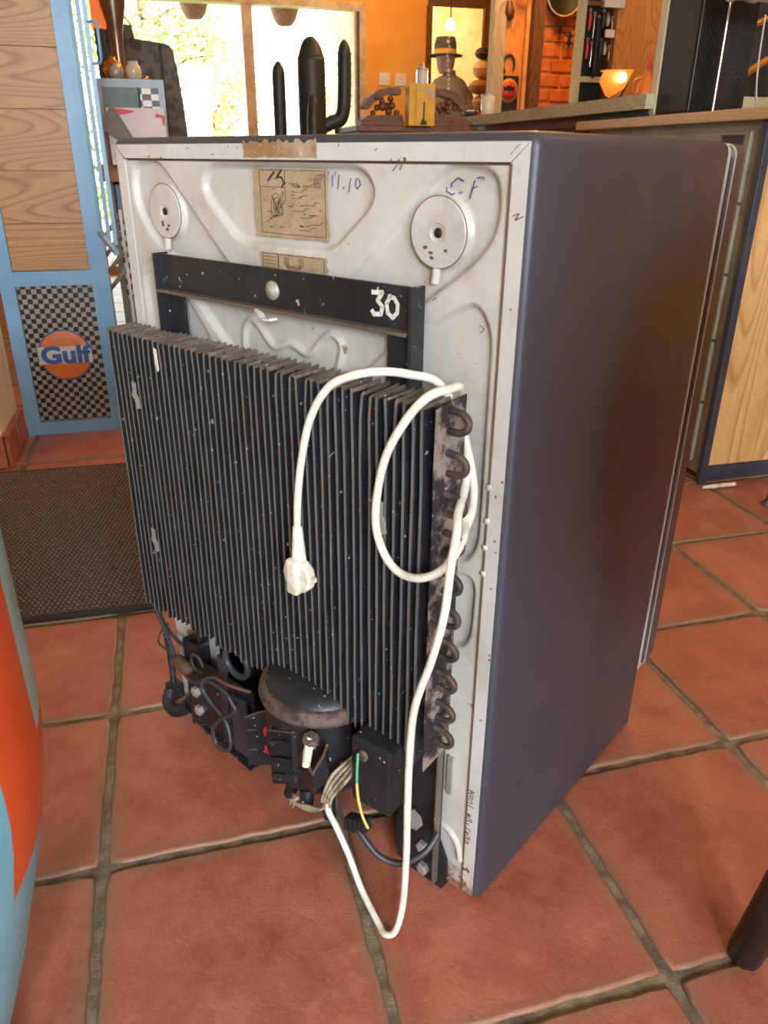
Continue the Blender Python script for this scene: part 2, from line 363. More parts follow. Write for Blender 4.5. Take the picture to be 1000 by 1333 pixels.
def text_mesh(txt, size, ext, bold=0):
    cu = bpy.data.curves.new('lettering', 'FONT'); cu.body = txt; cu.size = size; cu.extrude = ext; cu.offset = bold; cu.align_x = 'CENTER'; cu.align_y = 'CENTER'; cu.resolution_u = 3
    o = bpy.data.objects.new('lettering', cu); C.objects.link(o); dg = bpy.context.evaluated_depsgraph_get(); me = bpy.data.meshes.new_from_object(o.evaluated_get(dg))
    bpy.data.objects.remove(o); return me

# ================================================================== FLOOR
PX, PY, P0X, P0Y = .3112, .3112, -.162, .4565
fl = struct(MB().box((-3.2, -3, -.05), (4.2, 8.8, -.0045)).build('floor', M['grout']))
def tile_mesh(seed):
    r = random.Random(seed); n = 13; h = .1500; ring = []
    for sd in range(4):
        for k in range(n):
            t = -1 + 2 * k / n; t = max(-1, min(1, t)); j = r.uniform(-.0020, .0012)
            p = [(t * h, -h - j), (h + j, t * h), (-t * h, h + j), (-h - j, -t * h)][sd]
            if k == 0: c_ = .003; p = (p[0] - math.copysign(c_, p[0]), p[1] - math.copysign(c_, p[1]))
            ring.append(p)
    N = len(ring); V = []
    for sc, z in ((1, -.012), (1, -.0030), (.990, -.0008), (.972, 0)): V += [(x * sc, y * sc, z + (r.uniform(-.0003, .0003) if z < 0 else 0)) for x, y in ring]
    mb = MB(); F = []
    for L in range(3):
        for k in range(N): F.append((L * N + k, L * N + (k + 1) % N, (L + 1) * N + (k + 1) % N, (L + 1) * N + k))
    mb.add(V, F, 0, True); mb.add(V[3 * N:], [tuple(range(N))], 0); return mb.mesh('tile', [M['tile']])
tms = [tile_mesh(i) for i in range(8)]
for ix in range(-3, 8):
    for iy in range(-2, 9):
        o = link('tile', tms[rnd.randrange(8)], fl, (P0X + (ix + .5) * PX, P0Y + (iy + .5) * PY, 0)); o.rotation_euler = (0, 0, rnd.randrange(4) * PI / 2 + rnd.uniform(-.003, .003))
mb = MB()
for ix in range(-10, 13):
    for iy in range(-11, 26):
        if -3 <= ix < 8 and -2 <= iy < 9: continue
        x, y = P0X + (ix + .5) * PX, P0Y + (iy + .5) * PY
        if x < -2.9 or x > 3.9 or y > 8.4: continue
        mb.box((x - .150, y - .150, -.01), (x + .150, y + .150, 0))
tag(mb.build('tile_field', M['tile'], fl), kind='stuff')

# ================================================================== ROOM SHELL
ZC = 2.6
def wallbox(name, a, b, m_): return struct(MB().box(a, b).build(name, M[m_]))
wallbox('ceiling', (-3.1, -3, ZC), (4.1, 8.7, ZC + .1), 'ceil')
wallbox('wall_left', (-3.1, -3, 0), (-3.0, 2.3, ZC), 'cream')
wallbox('wall_right', (4.0, -3, 0), (4.1, 8.7, ZC), 'ochre')
wl_ = wallbox('wall_front_left', (-3.1, 2.3, 0), (-.515, 2.575, ZC), 'cream')
wallbox('wall_passage', (-1.6, 2.575, 0), (-1.5, 6.5, ZC), 'ochre')
mb = MB()
mb.box((-3.1, 6.5, 0), (-.62, 6.65, ZC)); mb.box((-.62, 6.5, 1.86), (1.585, 6.65, ZC)); mb.box((1.585, 6.5, 0), (2.10, 6.65, ZC))
mb.box((2.10, 6.5, 1.9), (2.62, 6.65, ZC)); mb.box((2.62, 6.5, 0), (4.1, 6.65, ZC)); wb = struct(mb.build('wall_back', M['ochre']))
wallbox('wall_far', (1.75, 8.55, 0), (4.1, 8.65, ZC), 'cream'); wallbox('wall_side_room', (1.75, 6.65, 0), (1.85, 8.55, ZC), 'cream')
struct(MB().box((-3.1, -3.1, 0), (-.66, -3.0, ZC)).box((-.66, -3.1, 2.3), (1.15, -3.0, ZC)).box((-.66, -3.1, 0), (-.24, -3.0, 1.35)).box((-.66, -3.1, 1.85), (-.24, -3.0, 2.3)).box((-.24, -3.1, 0), (-.02, -3.0, 2.3)).box((1.15, -3.1, 0), (4.1, -3.0, ZC)).build('wall_behind', M['cream']))
# skirting tiles round the corner of the wall
bsb = struct(MB().box((-3.0, 2.292, 0), (-.515, 2.3, .096)).build('baseboard_left', M['grout']))
for k in range(5):
    x1 = -.512 - k * .305; MB().box((x1 - .298, 2.284, .002), (x1, 2.3, .098), bev=.002).build('skirting_tile', M['skirt'], bsb)
bs2 = struct(MB().box((-.515, 2.3, 0), (-.510, 2.57, .096)).build('baseboard_reveal', M['grout']))
MB().box((-.515, 2.3, .002), (-.499, 2.44, .098), bev=.002).build('skirting_tile', M['skirt'], bs2)
MB().box((-.515, 2.446, .002), (-.499, 2.572, .098), bev=.002).build('skirting_tile', M['skirt'], bs2)
# sliding garden window
mb = MB(); mb.box((.68, 6.47, .0601), (.755, 6.56, 1.8149)); mb.box((1.50, 6.46, .0601), (1.5849, 6.58, 1.8149)); mb.box((-.6199, 6.46, 1.815), (1.5849, 6.58, 1.8599)); mb.box((-.6199, 6.46, .0601), (-.58, 6.58, 1.8149)); mb.box((-.6199, 6.46, 0), (1.5849, 6.58, .06))
wn = struct(mb.build('window_1', M['alu'])); MB().box((1.515, 6.44, .9), (1.535, 6.462, 1.8)).build('pull_strip', M['steeld'], wn)
MB().box((-.60, 6.50, .06), (.68, 6.506, 1.815)).build('pane', M['glass'], wn); MB().box((.755, 6.52, .06), (1.50, 6.526, 1.815)).build('pane', M['glass'], wn)
mb = MB(); mb.box((2.08, 6.46, 1.87), (2.64, 6.52, 1.94)); mb.box((2.07, 6.46, 0), (2.105, 6.52, 1.8699)); mb.box((2.61, 6.46, 0), (2.66, 6.52, 1.8699)); struct(mb.build('trim_opening', M['beam']))

# ================================================================== FRIDGE
FB = (-.05287, 1.08589, 0.0); FR = math.radians(-55.47)
W, D, H = .593, .442, .850
fridge = thing('refrigerator', 'small old refrigerator seen from its rusty white back, dark grey sides, standing on the tiles', 'refrigerator', FB, FR)
RX0, RX1, RZ, RD = .066, .525, .268, .20   # machine recess
# shell: rounded-corner side/top wrap as one continuous mesh
def rounded_outline(x0, x1, z0, z1, r, n=5):
    P = [(x0, z0)]
    for k in range(n + 1): a = PI - k * PI / 2 / n; P.append((x0 + r + r * math.cos(a), z1 - r + r * math.sin(a)))
    for k in range(n + 1): a = PI / 2 - k * PI / 2 / n; P.append((x1 - r + r * math.cos(a), z1 - r + r * math.sin(a)))
    P.append((x1, z0)); return P
secs = [(.0035, .009), (.0010, .0035), (.0, .0), ] 
OUT = []
for ins, y in ((.0075, .0008), (.0030, .0022), (.0008, .006), (0, .012), (0, .430), (.003, .440)):
    OUT.append([(x, y, z) for x, z in rounded_outline(ins, W - ins, .008, H - ins, .012 - ins * .6)])
n = len(OUT[0]); V = [p for L in OUT for p in L]; F = []
for i in range(len(OUT) - 1):
    for k in range(n - 1): F.append((i * n + k, i * n + k + 1, (i + 1) * n + k + 1, (i + 1) * n + k))
mb = MB(); mb.add(V, F, 0, True)
mb.add([OUT[-1][k] for k in range(n)], [tuple(range(n))], 0)
mb.box((.004, .01, .006), (RX0, .43, .03)); mb.box((RX1, .01, .006), (W - .004, .43, .03)); mb.box((RX0, RD, .006), (RX1, .43, .03))
mb.build('shell', M['body'], fridge)
# back flange (border) with mitred corners
fi, fo = .0235, .0075
mb = MB()
mb.prism([(fo, H - fo), (W - fo, H - fo), (W - fi - .001, H - fi + .001), (fi + .001, H - fi + .001)], 0, .008)
mb.prism([(fo, H - fo - .0006), (fi + .0006, H - fi), (fi + .0006, .012), (fo, .010)], 0, .008)
mb.prism([(W - fo, H - fo - .0006), (W - fo, .008), (W - fi - .0006, .006), (W - fi - .0006, H - fi)], 0, .008)
rr = random.Random(3)
for k in range(9):
    mb.lathe([(.004, 0), (.0025, -.0007), (.0008, -.001)], (0, 0, 0), 10, 0, Matrix.Translation((.06 + k * .062, .0001, H - .016 - rr.uniform(0, .003))) @ Matrix.Rotation(PI / 2, 4, 'X'))
for k in range(11):
    for x in (.0155, W - .0155): mb.lathe([(.004, 0), (.0025, -.0007), (.0008, -.001)], (0, 0, 0), 10, 0, Matrix.Translation((x, .0001, .1 + k * .066)) @ Matrix.Rotation(PI / 2, 4, 'X'))
mb.build('back_flange', M['flange'], fridge)
mb = MB(); yj = .004
mb.box((fi - .001, yj, H - fi - .0016), (W - fi + .001, .008, H - fi + .0012)); mb.box((fi - .0014, yj, .012), (fi + .0010, .008, H - fi)); mb.box((W - fi - .0012, yj - .0042, .006), (W - fi + .0012, .008, H - fi))
mb.prism([(fo, H - fo), (fo + .001, H - fo), (fi + .001, H - fi), (fi, H - fi)], -.0002, .004)
sm_ = mb.build('seam', M['seam'], fridge); sm_['label'] = 'rusty brown seam around the back panel'
# embossed back panel
polys = [
 ([(.033,.80),(.040,.822),(.088,.826),(.225,.700),(.16,.66),(.115,.705),(.055,.748),(.036,.772)], .010),
 ([(.560,.80),(.553,.822),(.505,.826),(.368,.700),(.433,.66),(.478,.705),(.538,.748),(.557,.772)], .010),
 ([(.170,.806),(.186,.822),(.407,.822),(.423,.806),(.420,.79),(.367,.746),(.226,.746),(.173,.79)], .010),
 ([(.034,.690),(.046,.711),(.060,.713),(.105,.686),(.160,.628),(.19,.50),(.05,.455),(.034,.480)], .010),
 ([(.559,.690),(.547,.711),(.533,.713),(.488,.686),(.433,.628),(.40,.50),(.543,.455),(.559,.480)], .010),
 ([(.125,.684),(.468,.684),(.385,.610),(.34,.54),(.25,.54),(.208,.610)], .004),
 ([(.034,.44),(.05,.445),(.12,.40),(.12,.35),(.05,.352),(.036,.37)], .008),
 ([(.559,.44),(.543,.445),(.47,.40),(.47,.35),(.543,.352),(.557,.37)], .008)]
GX, GZ = 250, 256; x0, x1, z0, z1 = fi + .001, W - fi - .001, RZ + .022, H - fi - .0015
xs = np.linspace(x0, x1, GX); zs = np.linspace(z0, z1, GZ); X_, Z_ = np.meshgrid(xs, zs)
def sdf(poly):
    d = np.full(X_.shape, 1e9); ins = np.zeros(X_.shape, bool); n_ = len(poly)
    for i in range(n_):
        ax, az = poly[i]; bx, bz = poly[(i + 1) % n_]; ex, ez = bx - ax, bz - az
        t = np.clip(((X_ - ax) * ex + (Z_ - az) * ez) / (ex * ex + ez * ez), 0, 1)
        d = np.minimum(d, np.hypot(X_ - ax - t * ex, Z_ - az - t * ez))
        cr = ((az > Z_) != (bz > Z_)) & (X_ < (bx - ax) * (Z_ - az) / ((bz - az) if bz != az else 1e-9) + ax); ins ^= cr
    return np.where(ins, -d, d)
def sst(t): t = np.clip(t, 0, 1); return t * t * (3 - 2 * t)
def chaikin(P, d=.017):       # round every corner of a closed outline
    Q = []; n_ = len(P)
    for i in range(n_):
        a, b, c = Vector(P[i - 1]), Vector(P[i]), Vector(P[(i + 1) % n_])
        u, v_ = a - b, c - b; p = b + u.normalized() * min(d, u.length * .48); q = b + v_.normalized() * min(d, v_.length * .48)
        for t in (0, .25, .5, .75, 1): w_ = p * (1 - t) ** 2 + b * 2 * t * (1 - t) + q * t * t; Q.append((w_.x, w_.y))
    return Q
Y_ = np.full(X_.shape, .0016)
for k, (pl, r_) in enumerate(polys):
    Y_ = np.maximum(Y_, .0016 + .0075 * sst((.003 - sdf(chaikin(pl))) / .0062))
# lobed bead (the wavy ridge under the frame bar)
bead = [(.217,.625),(.219,.648),(.231,.660),(.244,.655),(.268,.635),(.296,.642),(.324,.635),(.348,.655),(.362,.661),(.374,.650),(.368,.625)]
def smooth_line(P, n_=6):
    Q = []
    for i in range(len(P) - 1):
        p0, p1, p2, p3 = Vector(P[max(i - 1, 0)]), Vector(P[i]), Vector(P[i + 1]), Vector(P[min(i + 2, len(P) - 1)])
        for k in range(n_): t = k / n_; q = .5 * ((2 * p1) + (p2 - p0) * t + (2 * p0 - 5 * p1 + 4 * p2 - p3) * t * t + (3 * p1 - p0 - 3 * p2 + p3) * t ** 3); Q.append((q.x, q.y))
    return Q + [P[-1]]
def dline(pts):
    d = np.full(X_.shape, 1e9)
    for (ax, az), (bx, bz) in zip(pts[:-1], pts[1:]):
        ex, ez = bx - ax, bz - az; t = np.clip(((X_ - ax) * ex + (Z_ - az) * ez) / (ex * ex + ez * ez), 0, 1); d = np.minimum(d, np.hypot(X_ - ax - t * ex, Z_ - az - t * ez))
    return d
Y_ -= .0042 * np.exp(-(dline(smooth_line(bead)) / .0042) ** 2)
for cx_, cz_ in ((.0955, .7705), (.499, .7705)):    # flat pads under the discs
    q = sst((.033 - np.hypot(X_ - cx_, Z_ - cz_)) / .004); Y_ = Y_ * (1 - q) + .0016 * q
V = np.stack([X_.ravel(), Y_.ravel(), Z_.ravel()], 1)
idx = np.arange(GX * GZ).reshape(GZ, GX); F = np.stack([idx[:-1, :-1].ravel(), idx[:-1, 1:].ravel(), idx[1:, 1:].ravel(), idx[1:, :-1].ravel()], 1)
me = bpy.data.meshes.new('back_panel'); me.from_pydata(V.tolist(), [], F.tolist()); me.materials.append(M['panel']); me.polygons.foreach_set('use_smooth', [True] * len(me.polygons)); me.update()
link('back_panel', me, fridge)
# lower side pieces either side of the machine recess
mb = MB(); mb.prism([(RX1, .004), (W - fi - .001, .004), (W - fi - .001, RZ + .0175), (RX1, RZ + .032)], .0012, .012)
mb.prism([(fi + .001, .006), (RX0, .006), (RX0, RZ + .021), (fi + .001, RZ + .021)], .0012, .012); mb.box((RX0, .0012, RZ), (RX1, .012, RZ + .021))
mb.tube([(.530, .001, .094), (.542, .0005, .0935), (.554, .0005, .086), (.562, .0005, .072), (.565, .0005, .055)], .0045, 8, 0, 4)
mb.build('lower_back_plate', M['panel'], fridge)
mb = MB(); t_ = .003
mb.box((RX0 - t_, .004, .006), (RX0, RD, RZ)); mb.box((RX1, .004, .006), (RX1 + t_, RD, RZ)); mb.box((RX0, RD, .006), (RX1, RD + t_, RZ)); mb.box((RX0, .004, RZ), (RX1, RD, RZ + t_))
mb.build('machine_recess', M['recess'], fridge)
MB().box((.541, -.003, .150), (.548, .002, .205)).build('vent_strip', M['bolt'], fridge)
# discs
for cx_, cz_ in ((.0955, .7705), (.499, .7705)):
    T4 = Matrix.Translation((cx_, .0016, cz_)) @ Matrix.Rotation(PI / 2, 4, 'X')
    mb = MB(); mb.lathe([(.0300, -.0005), (.0300, .0010), (.0293, .0016), (.0085, .0016), (.0076, .0008), (.0050, .0002)], (0, 0, 0), 48, 0, T4, False)
    mb.v = mb.v; d_ = mb.build('round_cover', M['panel'], fridge)
    MB().lathe([(.0309, .0001), (.0309, .0006), (.0299, .0006), (.0299, .0001)], (0, 0, 0), 48, 0, T4).build('rust_ring', M['seam'], d_)
    MB().lathe([(.0042, .0001), (.0042, .0012), (.0001, .0012)], (0, 0, 0), 20, 0, T4).build('screw_hole', M['iron'], d_)
    MB().tube([(cx_, .001, cz_ - .030), (cx_ - .0012, .0006, cz_ - .043)], .0042, 10).build('drain_stub', M['panel'], d_)
    mb = MB(); r2 = random.Random(int(cx_ * 1000))
    for _ in range(4):
        a, b = cx_ + r2.uniform(-.016, .012), cz_ + r2.uniform(-.022, -.009)
        mb.prism([(a + .0028 * math.cos(t) * r2.uniform(.5, 1.2), b + .002 * math.sin(t) * r2.uniform(.5, 1.2)) for t in np.linspace(0, 2 * PI, 8)[:-1]], -.0004, .0002)
    mb.build('rust_spot', M['rust'], d_)
X0s, X1s, Z0s, Z1s = x0, x1, z0, z1
def surf(x, z):
    i = int(round((x - X0s) / (X1s - X0s) * (GX - 1))); j = int(round((z - Z0s) / (Z1s - Z0s) * (GZ - 1)))
    i = max(2, min(GX - 3, i)); j = max(2, min(GZ - 3, j)); return float(Y_[j - 2:j + 3, i - 2:i + 3].min())
# printed label, torn in three
def torn(x0, x1, z0, z1, y, seed, top=.004, side=.001, bot=.001, n=26):
    r = random.Random(seed); P = []
    for k in range(n): P.append((x0 + (x1 - x0) * k / n, z1 - r.uniform(0, top)))
    for k in range(8): P.append((x1 + r.uniform(-side, side), z1 + (z0 - z1) * k / 8))
    for k in range(n): P.append((x1 + (x0 - x1) * k / n, z0 + r.uniform(0, bot)))
    for k in range(8): P.append((x0 + r.uniform(-side, side), z0 + (z1 - z0) * k / 8))
    mb = MB(); mb.prism(P, y, y - .0005); return mb
torn(.246, .353, .829, .8465, -.0002, 1, .005).build('label_tape', M['tape'], fridge)
torn(.252, .361, .752, .8205, .0062, 2, .003, .0015, .002).build('label_sheet', M['label'], fridge)
torn(.262, .362, .716, .7385, .0010, 5, .001, .0015, .001).build('label_sheet', M['label'], fridge)
mb = MB(); r2 = random.Random(11)
def rect(x0, z0, x1, z1, y): mb.stroke([(x0, z0), (x1, z0), (x1, z1), (x0, z1), (x0, z0)], .0006, y)
yy = .00565
rect(.262, .757, .357, .818, yy)
rect(.262, .802, .300, .818, yy); mb.stroke([(.300, .818), (.300, .790), (.284, .775), (.270, .768)], .0005, yy)
for k in range(9):
    a = .306 + r2.uniform(0, .03); b = .762 + k * .006; mb.stroke([(a, b), (a + r2.uniform(.008, .018), b), (a + .018, b + .003), (a + .024, b + .003)], .0005, yy)
for k in range(26):
    a, b = r2.uniform(.265, .35), r2.uniform(.760, .815); mb.stroke([(a, b), (a + r2.uniform(.002, .007), b)], .0008, yy)
for k in range(5):
    mb.stroke([(.306 + .002 * k, .806 - .001 * k), (.318, .806 - .001 * k), (.322, .803), (.350 - .002 * k, .803), (.352 - .002 * k, .815)], .0004, yy)
t = np.linspace(0, 9 * PI, 60); mb.stroke([(.287 + (.003 + .0004 * q) * math.cos(q) * .8, .785 + (.003 + .0004 * q) * math.sin(q * 1.3)) for q in t], .0005, yy)
yy = .00045; rect(.266, .720, .290, .737, yy); rect(.291, .720, .358, .737, yy)
for k in range(4): mb.stroke([(.300 + k * .002, .735), (.300 + k * .002, .728 + k * .0008), (.306, .7235 + k * .001), (.322, .7235 + k * .001), (.328 - k * .002, .728), (.328 - k * .002, .735)], .0005, yy)
for k in range(4): mb.stroke([(.268, .723 + k * .0035), (.287, .723 + k * .0035)], .0006, yy)
mb.build('label_print', M['ink'], fridge)
mb = MB(); yy = .0056
mb.stroke([(.275, .808), (.281, .813), (.285, .816)], .0022, yy); mb.stroke([(.296, .818), (.289, .812), (.296, .811), (.299, .806), (.295, .802)], .0018, yy); mb.stroke([(.288, .810), (.293, .816)], .0016, yy)
mb.build('pen_note', M['blackink'], fridge)
mb = MB()   # 11.10  ''  CF
for P_, w_ in (([(.3655, .8185), (.3650, .8040)], .0009), ([(.3745, .8180), (.3720, .8020)], .0009), ([(.379, .803), (.380, .8045)], .001), ([(.3890, .8120), (.3865, .8000)], .0008), ([(.397, .8125), (.3945, .807), (.3975, .803), (.4015, .807), (.3995, .812)], .0008)): mb.pen(P_, w_)
mb.build('blue_handwriting', M['marker'], fridge)
mb = MB(); mb.pen([(.452, .8245), (.447, .8195)], .0008); mb.pen([(.4575, .8245), (.455, .8205)], .0008); mb.build('blue_handwriting', M['marker'], fridge)
mb = MB()
for P_, w_ in (([(.519, .8125), (.513, .8150), (.5065, .8105), (.5065, .8045), (.5125, .8020), (.5185, .8040)], .0011), ([(.530, .8130), (.526, .799)], .0010), ([(.527, .8060), (.533, .8090)], .0009), ([(.533, .8155), (.5395, .8160), (.541, .814)], .0009)): mb.pen(P_, w_)
mb.build('blue_handwriting', M['marker'], fridge)
# vertical handwriting on the lower right flange
mb = MB(); r2 = random.Random(5); z = .172
for k, gsh in enumerate(['N', 'o', 'n', 'l', '.', 'm', 'R', 'i', 'S', 'e', 'R', 'o']):
    h_ = .0068; xx = .5775 - k * .00022
    S0 = {'N': [(0, 0), (1, 0), (0, .7), (1, .7)], 'o': [(.2, .1), (.8, .1), (.8, .6), (.2, .6), (.2, .1)], 'n': [(0, 0), (.8, .1), (.8, .6), (0, .7)], 'l': [(0, .3), (1.2, .3)], '.': [(0, .2), (.15, .3)],
          'm': [(0, 0), (.8, .1), (0, .3), (.8, .5), (0, .7)], 'R': [(0, 0), (1.1, 0), (1.1, .5), (.5, .5), (0, .9)], 'i': [(0, .3), (.7, .3)], 'S': [(.1, 0), (.1, .5), (.6, .2), (1.1, .7)], 'e': [(.4, 0), (.4, .6), (.8, .4), (.4, 0), (0, .6)]}[gsh]
    mb.stroke([(xx - .006 + a * h_, z - b * h_) for a, b in S0], .0009, -.0001); z -= .0072
hw = mb.build('black_handwriting', M['blackink'], fridge)
# rust beads, chips, scratches and dents on the white back
mb = MB(); r2 = random.Random(21)
for z in (.548, .513, .484, .455): mb.lathe([(.0034, 0), (.0030, -.0012), (.0001, -.0016)], (0, 0, 0), 10, 0, Matrix.Translation((W - fi, .0002, z)) @ Matrix.Rotation(PI / 2, 4, 'X') @ Matrix.Rotation(PI, 4, 'X'))
tag(mb.build('seam_bubbles', M['flange'], fridge), kind='stuff')
mb = MB()
def blot(x, z, r_, y): mb.prism([(x + r_ * math.cos(t) * r2.uniform(.4, 1.2), z + r_ * math.sin(t) * r2.uniform(.4, 1.2)) for t in np.linspace(0, 2 * PI, 9)[:-1]], y, y - .0003)
for k in range(26): blot(W - fi + r2.uniform(-.004, .010) * (1 if k % 2 else .3), r2.uniform(.006, .055) ** 1, r2.uniform(.0008, .003), -.0001)
for k in range(9): blot(r2.uniform(.06, .11), H - fi + r2.uniform(-.0005, .003), r2.uniform(.0006, .0016), -.0001)
for k in range(8): blot(r2.uniform(.43, .49), H - fi + r2.uniform(-.0005, .004), r2.uniform(.0006, .0018), -.0001)
for k in range(10): blot(W - r2.uniform(.008, .018), r2.uniform(.2, .8), r2.uniform(.0008, .0018), -.0001)
for k in range(12): blot(r2.uniform(.535, .567), r2.uniform(.01, .028), r2.uniform(.0008, .0024), .0011)
tag(mb.build('rust_chips', M['rustpaint'], fridge), kind='stuff')
mb = MB(); mb.stroke([(.568, H - .017), (.574, H - .011), (.577, H - .0095)], .00035, -.0001); mb.stroke([(.574, .788), (.580, .790), (.577, .785), (.584, .788)], .0007, -.0001); mb.stroke([(.548, .697), (.553, .694), (.549, .690)], .0006, .0012); mb.stroke([(.495, .712), (.499, .715)], .0006, .0012)
for k in range(7): a = r2.uniform(.10, .5); b = H - r2.uniform(.010, .018); mb.stroke([(a, b), (a + r2.uniform(.001, .004), b + r2.uniform(-.002, .002))], .0006, -.0001)
tag(mb.build('scratches', M['blackink'], fridge), kind='stuff')
# dark trim, gasket, door
mb = MB(); OUT = [[(x, y, z) for x, z in rounded_outline(.002, W - .002, .105, H - .001, .012)] for y in (.4405, .4475)]
def loft(OUT, cap0=True, cap1=True):
    n_ = len(OUT[0]); q = MB(); q.add([p for L in OUT for p in L], [(i * n_ + k, i * n_ + (k + 1) % n_, (i + 1) * n_ + (k + 1) % n_, (i + 1) * n_ + k) for i in range(len(OUT) - 1) for k in range(n_)], 0, False)
    if cap0: q.add(OUT[0], [tuple(range(n_))])
    if cap1: q.add(OUT[-1], [tuple(range(n_))])
    return q
loft(OUT).build('edge_trim', M['trim_metal'], fridge)
loft([[(x, y, z) for x, z in rounded_outline(.006, W - .006, .110, H - .006, .012)] for y in (.4475, .4560)]).build('door_gasket', M['gasket'], fridge)
def full_round(x0, x1, z0, z1, r, n=6):
    P = []
    for cx_, cz_, a0 in ((x1 - r, z1 - r, 0), (x0 + r, z1 - r, 90), (x0 + r, z0 + r, 180), (x1 - r, z0 + r, 270)):
        for k in range(n + 1): a = math.radians(a0 + 90 * k / n); P.append((cx_ + r * math.cos(a), cz_ + r * math.sin(a)))
    return P
dd = loft([[(x, y, z) for x, z in full_round(i, W - i, .100 + i, H - .002 - i, .014)] for i, y in ((.003, .456), (0, .459), (0, .490), (.003, .496), (.010, .499))]).build('door', M['doorpaint'], fridge)
loft([[(x, y, z) for x, z in full_round(-.0008, W + .0008, .0995, H - .0015, .014)] for y in (.4585, .4605)]).build('door_rim_trim', M['trim_metal'], dd)
MB().box((.02, .40, .008), (W - .02, .4400, .098)).build('kick_plate', M['recess'], fridge)
mb = MB()
for x in (.03, W - .03):
    MB().lathe([(.012, 0), (.012, .004), (.006, .005), (.006, .010)], (x, .38, 0), 16).build('foot', M['iron'], fridge)
# ---- frame (black angle-iron) --------------------------------------
fr = MB(); yf = -.016
fr.box((.098, yf, .684), (.492, yf + .004, .7245), 0); fr.build('frame_bar', M['bar'], fridge)
MB().box((.100, yf - .011, .6815), (.486, yf + .002, .6850)).build('bar_lip', M['baredge'], fridge)
for x0_, x1_, e in ((.1005, .131, .1005), (.452, .490, .4905)):
    MB().box((x0_, yf + .005, .20), (x1_, yf + .009, .718)).build('frame_leg', M['bar'], fridge)
    MB().box((e - .0018, yf - .010, .12), (e + .0022, yf + .009, .726)).build('leg_flange', M['bar'], fridge)
T4 = Matrix.Translation((.298, yf, .7025)) @ Matrix.Rotation(PI / 2, 4, 'X')
MB().lathe([(.0098, 0), (.0098, .0018), (.0088, .003), (.006, .0034), (.0055, .0052), (.0001, .0052)], (0, 0, 0), 18, 0, T4).build('round_bolt', M['bolt'], fridge)
mb = MB()
for i, (a, b, c_) in enumerate([(.284, yf - .0115, .6825), (.290, yf - .0125, .6795), (.294, yf - .0125, .6750), (.300, yf - .009, .6735), (.306, yf - .003, .6745)]):
    if i: mb.bar(prev, (a, b, c_), .0022, .0075, 0, (0, 1, 0))
    prev = (a, b, c_)
mb.build('spring_clip', M['trim_metal'], fridge)
mb = MB(); yy = yf - .0002; x_ = .4375   # number 30 brushed in white
mb.stroke([(x_, .7155), (x_ + .0125, .7165), (x_ + .0065, .7085), (x_ + .0125, .7035), (x_ + .0105, .6965), (x_ + .002, .6955), (x_ - .0005, .6985)], .0042, yy)
mb.stroke([(x_ + .0225, .7145), (x_ + .0175, .7075), (x_ + .0190, .6985), (x_ + .0250, .6950), (x_ + .0305, .7000), (x_ + .0310, .7075), (x_ + .0265, .7130), (x_ + .0200, .7135)], .0040, yy)
mb.build('painted_number', M['whitepaint'], fridge)
# ---- condenser -----------------------------------------------------
cond = MB(); CX0, CX1, CZ0, CZ1, CF, CB = .040, .552, .235, .637, -.063, -.022
rows = [.615 - k * .02 for k in range(20)]
for z in [.627, .609] + []: pass
bz = [.621, .581, .541, .502, .459, .421, .382, .343, .305, .271]
for z in bz:
    for dz in (.0095, -.0095): cond.tube([(CX0 - .004, -.043, z + dz), (CX1 + .006, -.043, z + dz)], .0028, 8, 0)
cnd = cond.build('condenser', M['pipe'], fridge); cnd['label'] = 'black fin condenser with rusty tube bends'
def fin_mesh(seed, big=False):
    r = random.Random(seed); n_ = 9; bend = r.uniform(-.001, .001); tip = r.choice([0, 0, .002, -.002, .003, .0015]) * (2 if big else 1)
    Z = [CZ0 + (CZ1 - CZ0) * t for t in (0, .03, .2, .4, .6, .8, .93, .986, 1)]
    X = [r.uniform(-.0008, .0008) + (r.uniform(-.002, .002) if big and i in (0,) else 0) + (tip if i >= 8 else tip * .4 if i == 7 else 0) for i in range(9)]
    zb0 = r.uniform(-.004, .004); zt = r.uniform(-.0015, .0015)
    mb = MB(); V = []; hw_ = .0006
    for i in range(9):
        zf = Z[i] + (zb0 if i == 0 else 0) + (zt - .002 if i == 8 else 0); xx = X[i]
        for (dx, y) in ((-hw_, CB), (-hw_, CF + .002), (-.0019, CF), (.0014, CF), (hw_, CF + .003), (hw_, CB)):
            V.append((xx * (1 if y < -.04 else .25) + dx, y, zf + (.0018 if (y == CB and i == 8) else 0)))
    F = []; mi = []
    for i in range(8):
        for k in range(6): F.append((i * 6 + k, i * 6 + (k + 1) % 6, (i + 1) * 6 + (k + 1) % 6, (i + 1) * 6 + k)); mi.append(2 if i == 7 else 1 if k == 2 else 0)
    for f, q in zip(F, mi): pass
    b = len(mb.v); mb.v += V
    for f, q in zip(F, mi): mb.f.append(f); mb.mi.append(q); mb.sm.append(False)
    for f in (tuple(range(5, -1, -1)), tuple(range(48, 54))): mb.f.append(f); mb.mi.append(1); mb.sm.append(False)
    return mb.mesh('fin', [M['fin'], M['finedge'], M['fintop']])
fms = [fin_mesh(i) for i in range(9)]; fmb = [fin_mesh(40 + i, True) for i in range(7)]
NF = 48
for k in range(NF):
    x = CX0 + (CX1 - .004 - CX0) * k / NF; link('fin', (fmb if k > 28 else fms)[rnd.randrange(7)], cnd, (x + rnd.uniform(-.0006, .0006), 0, 0))
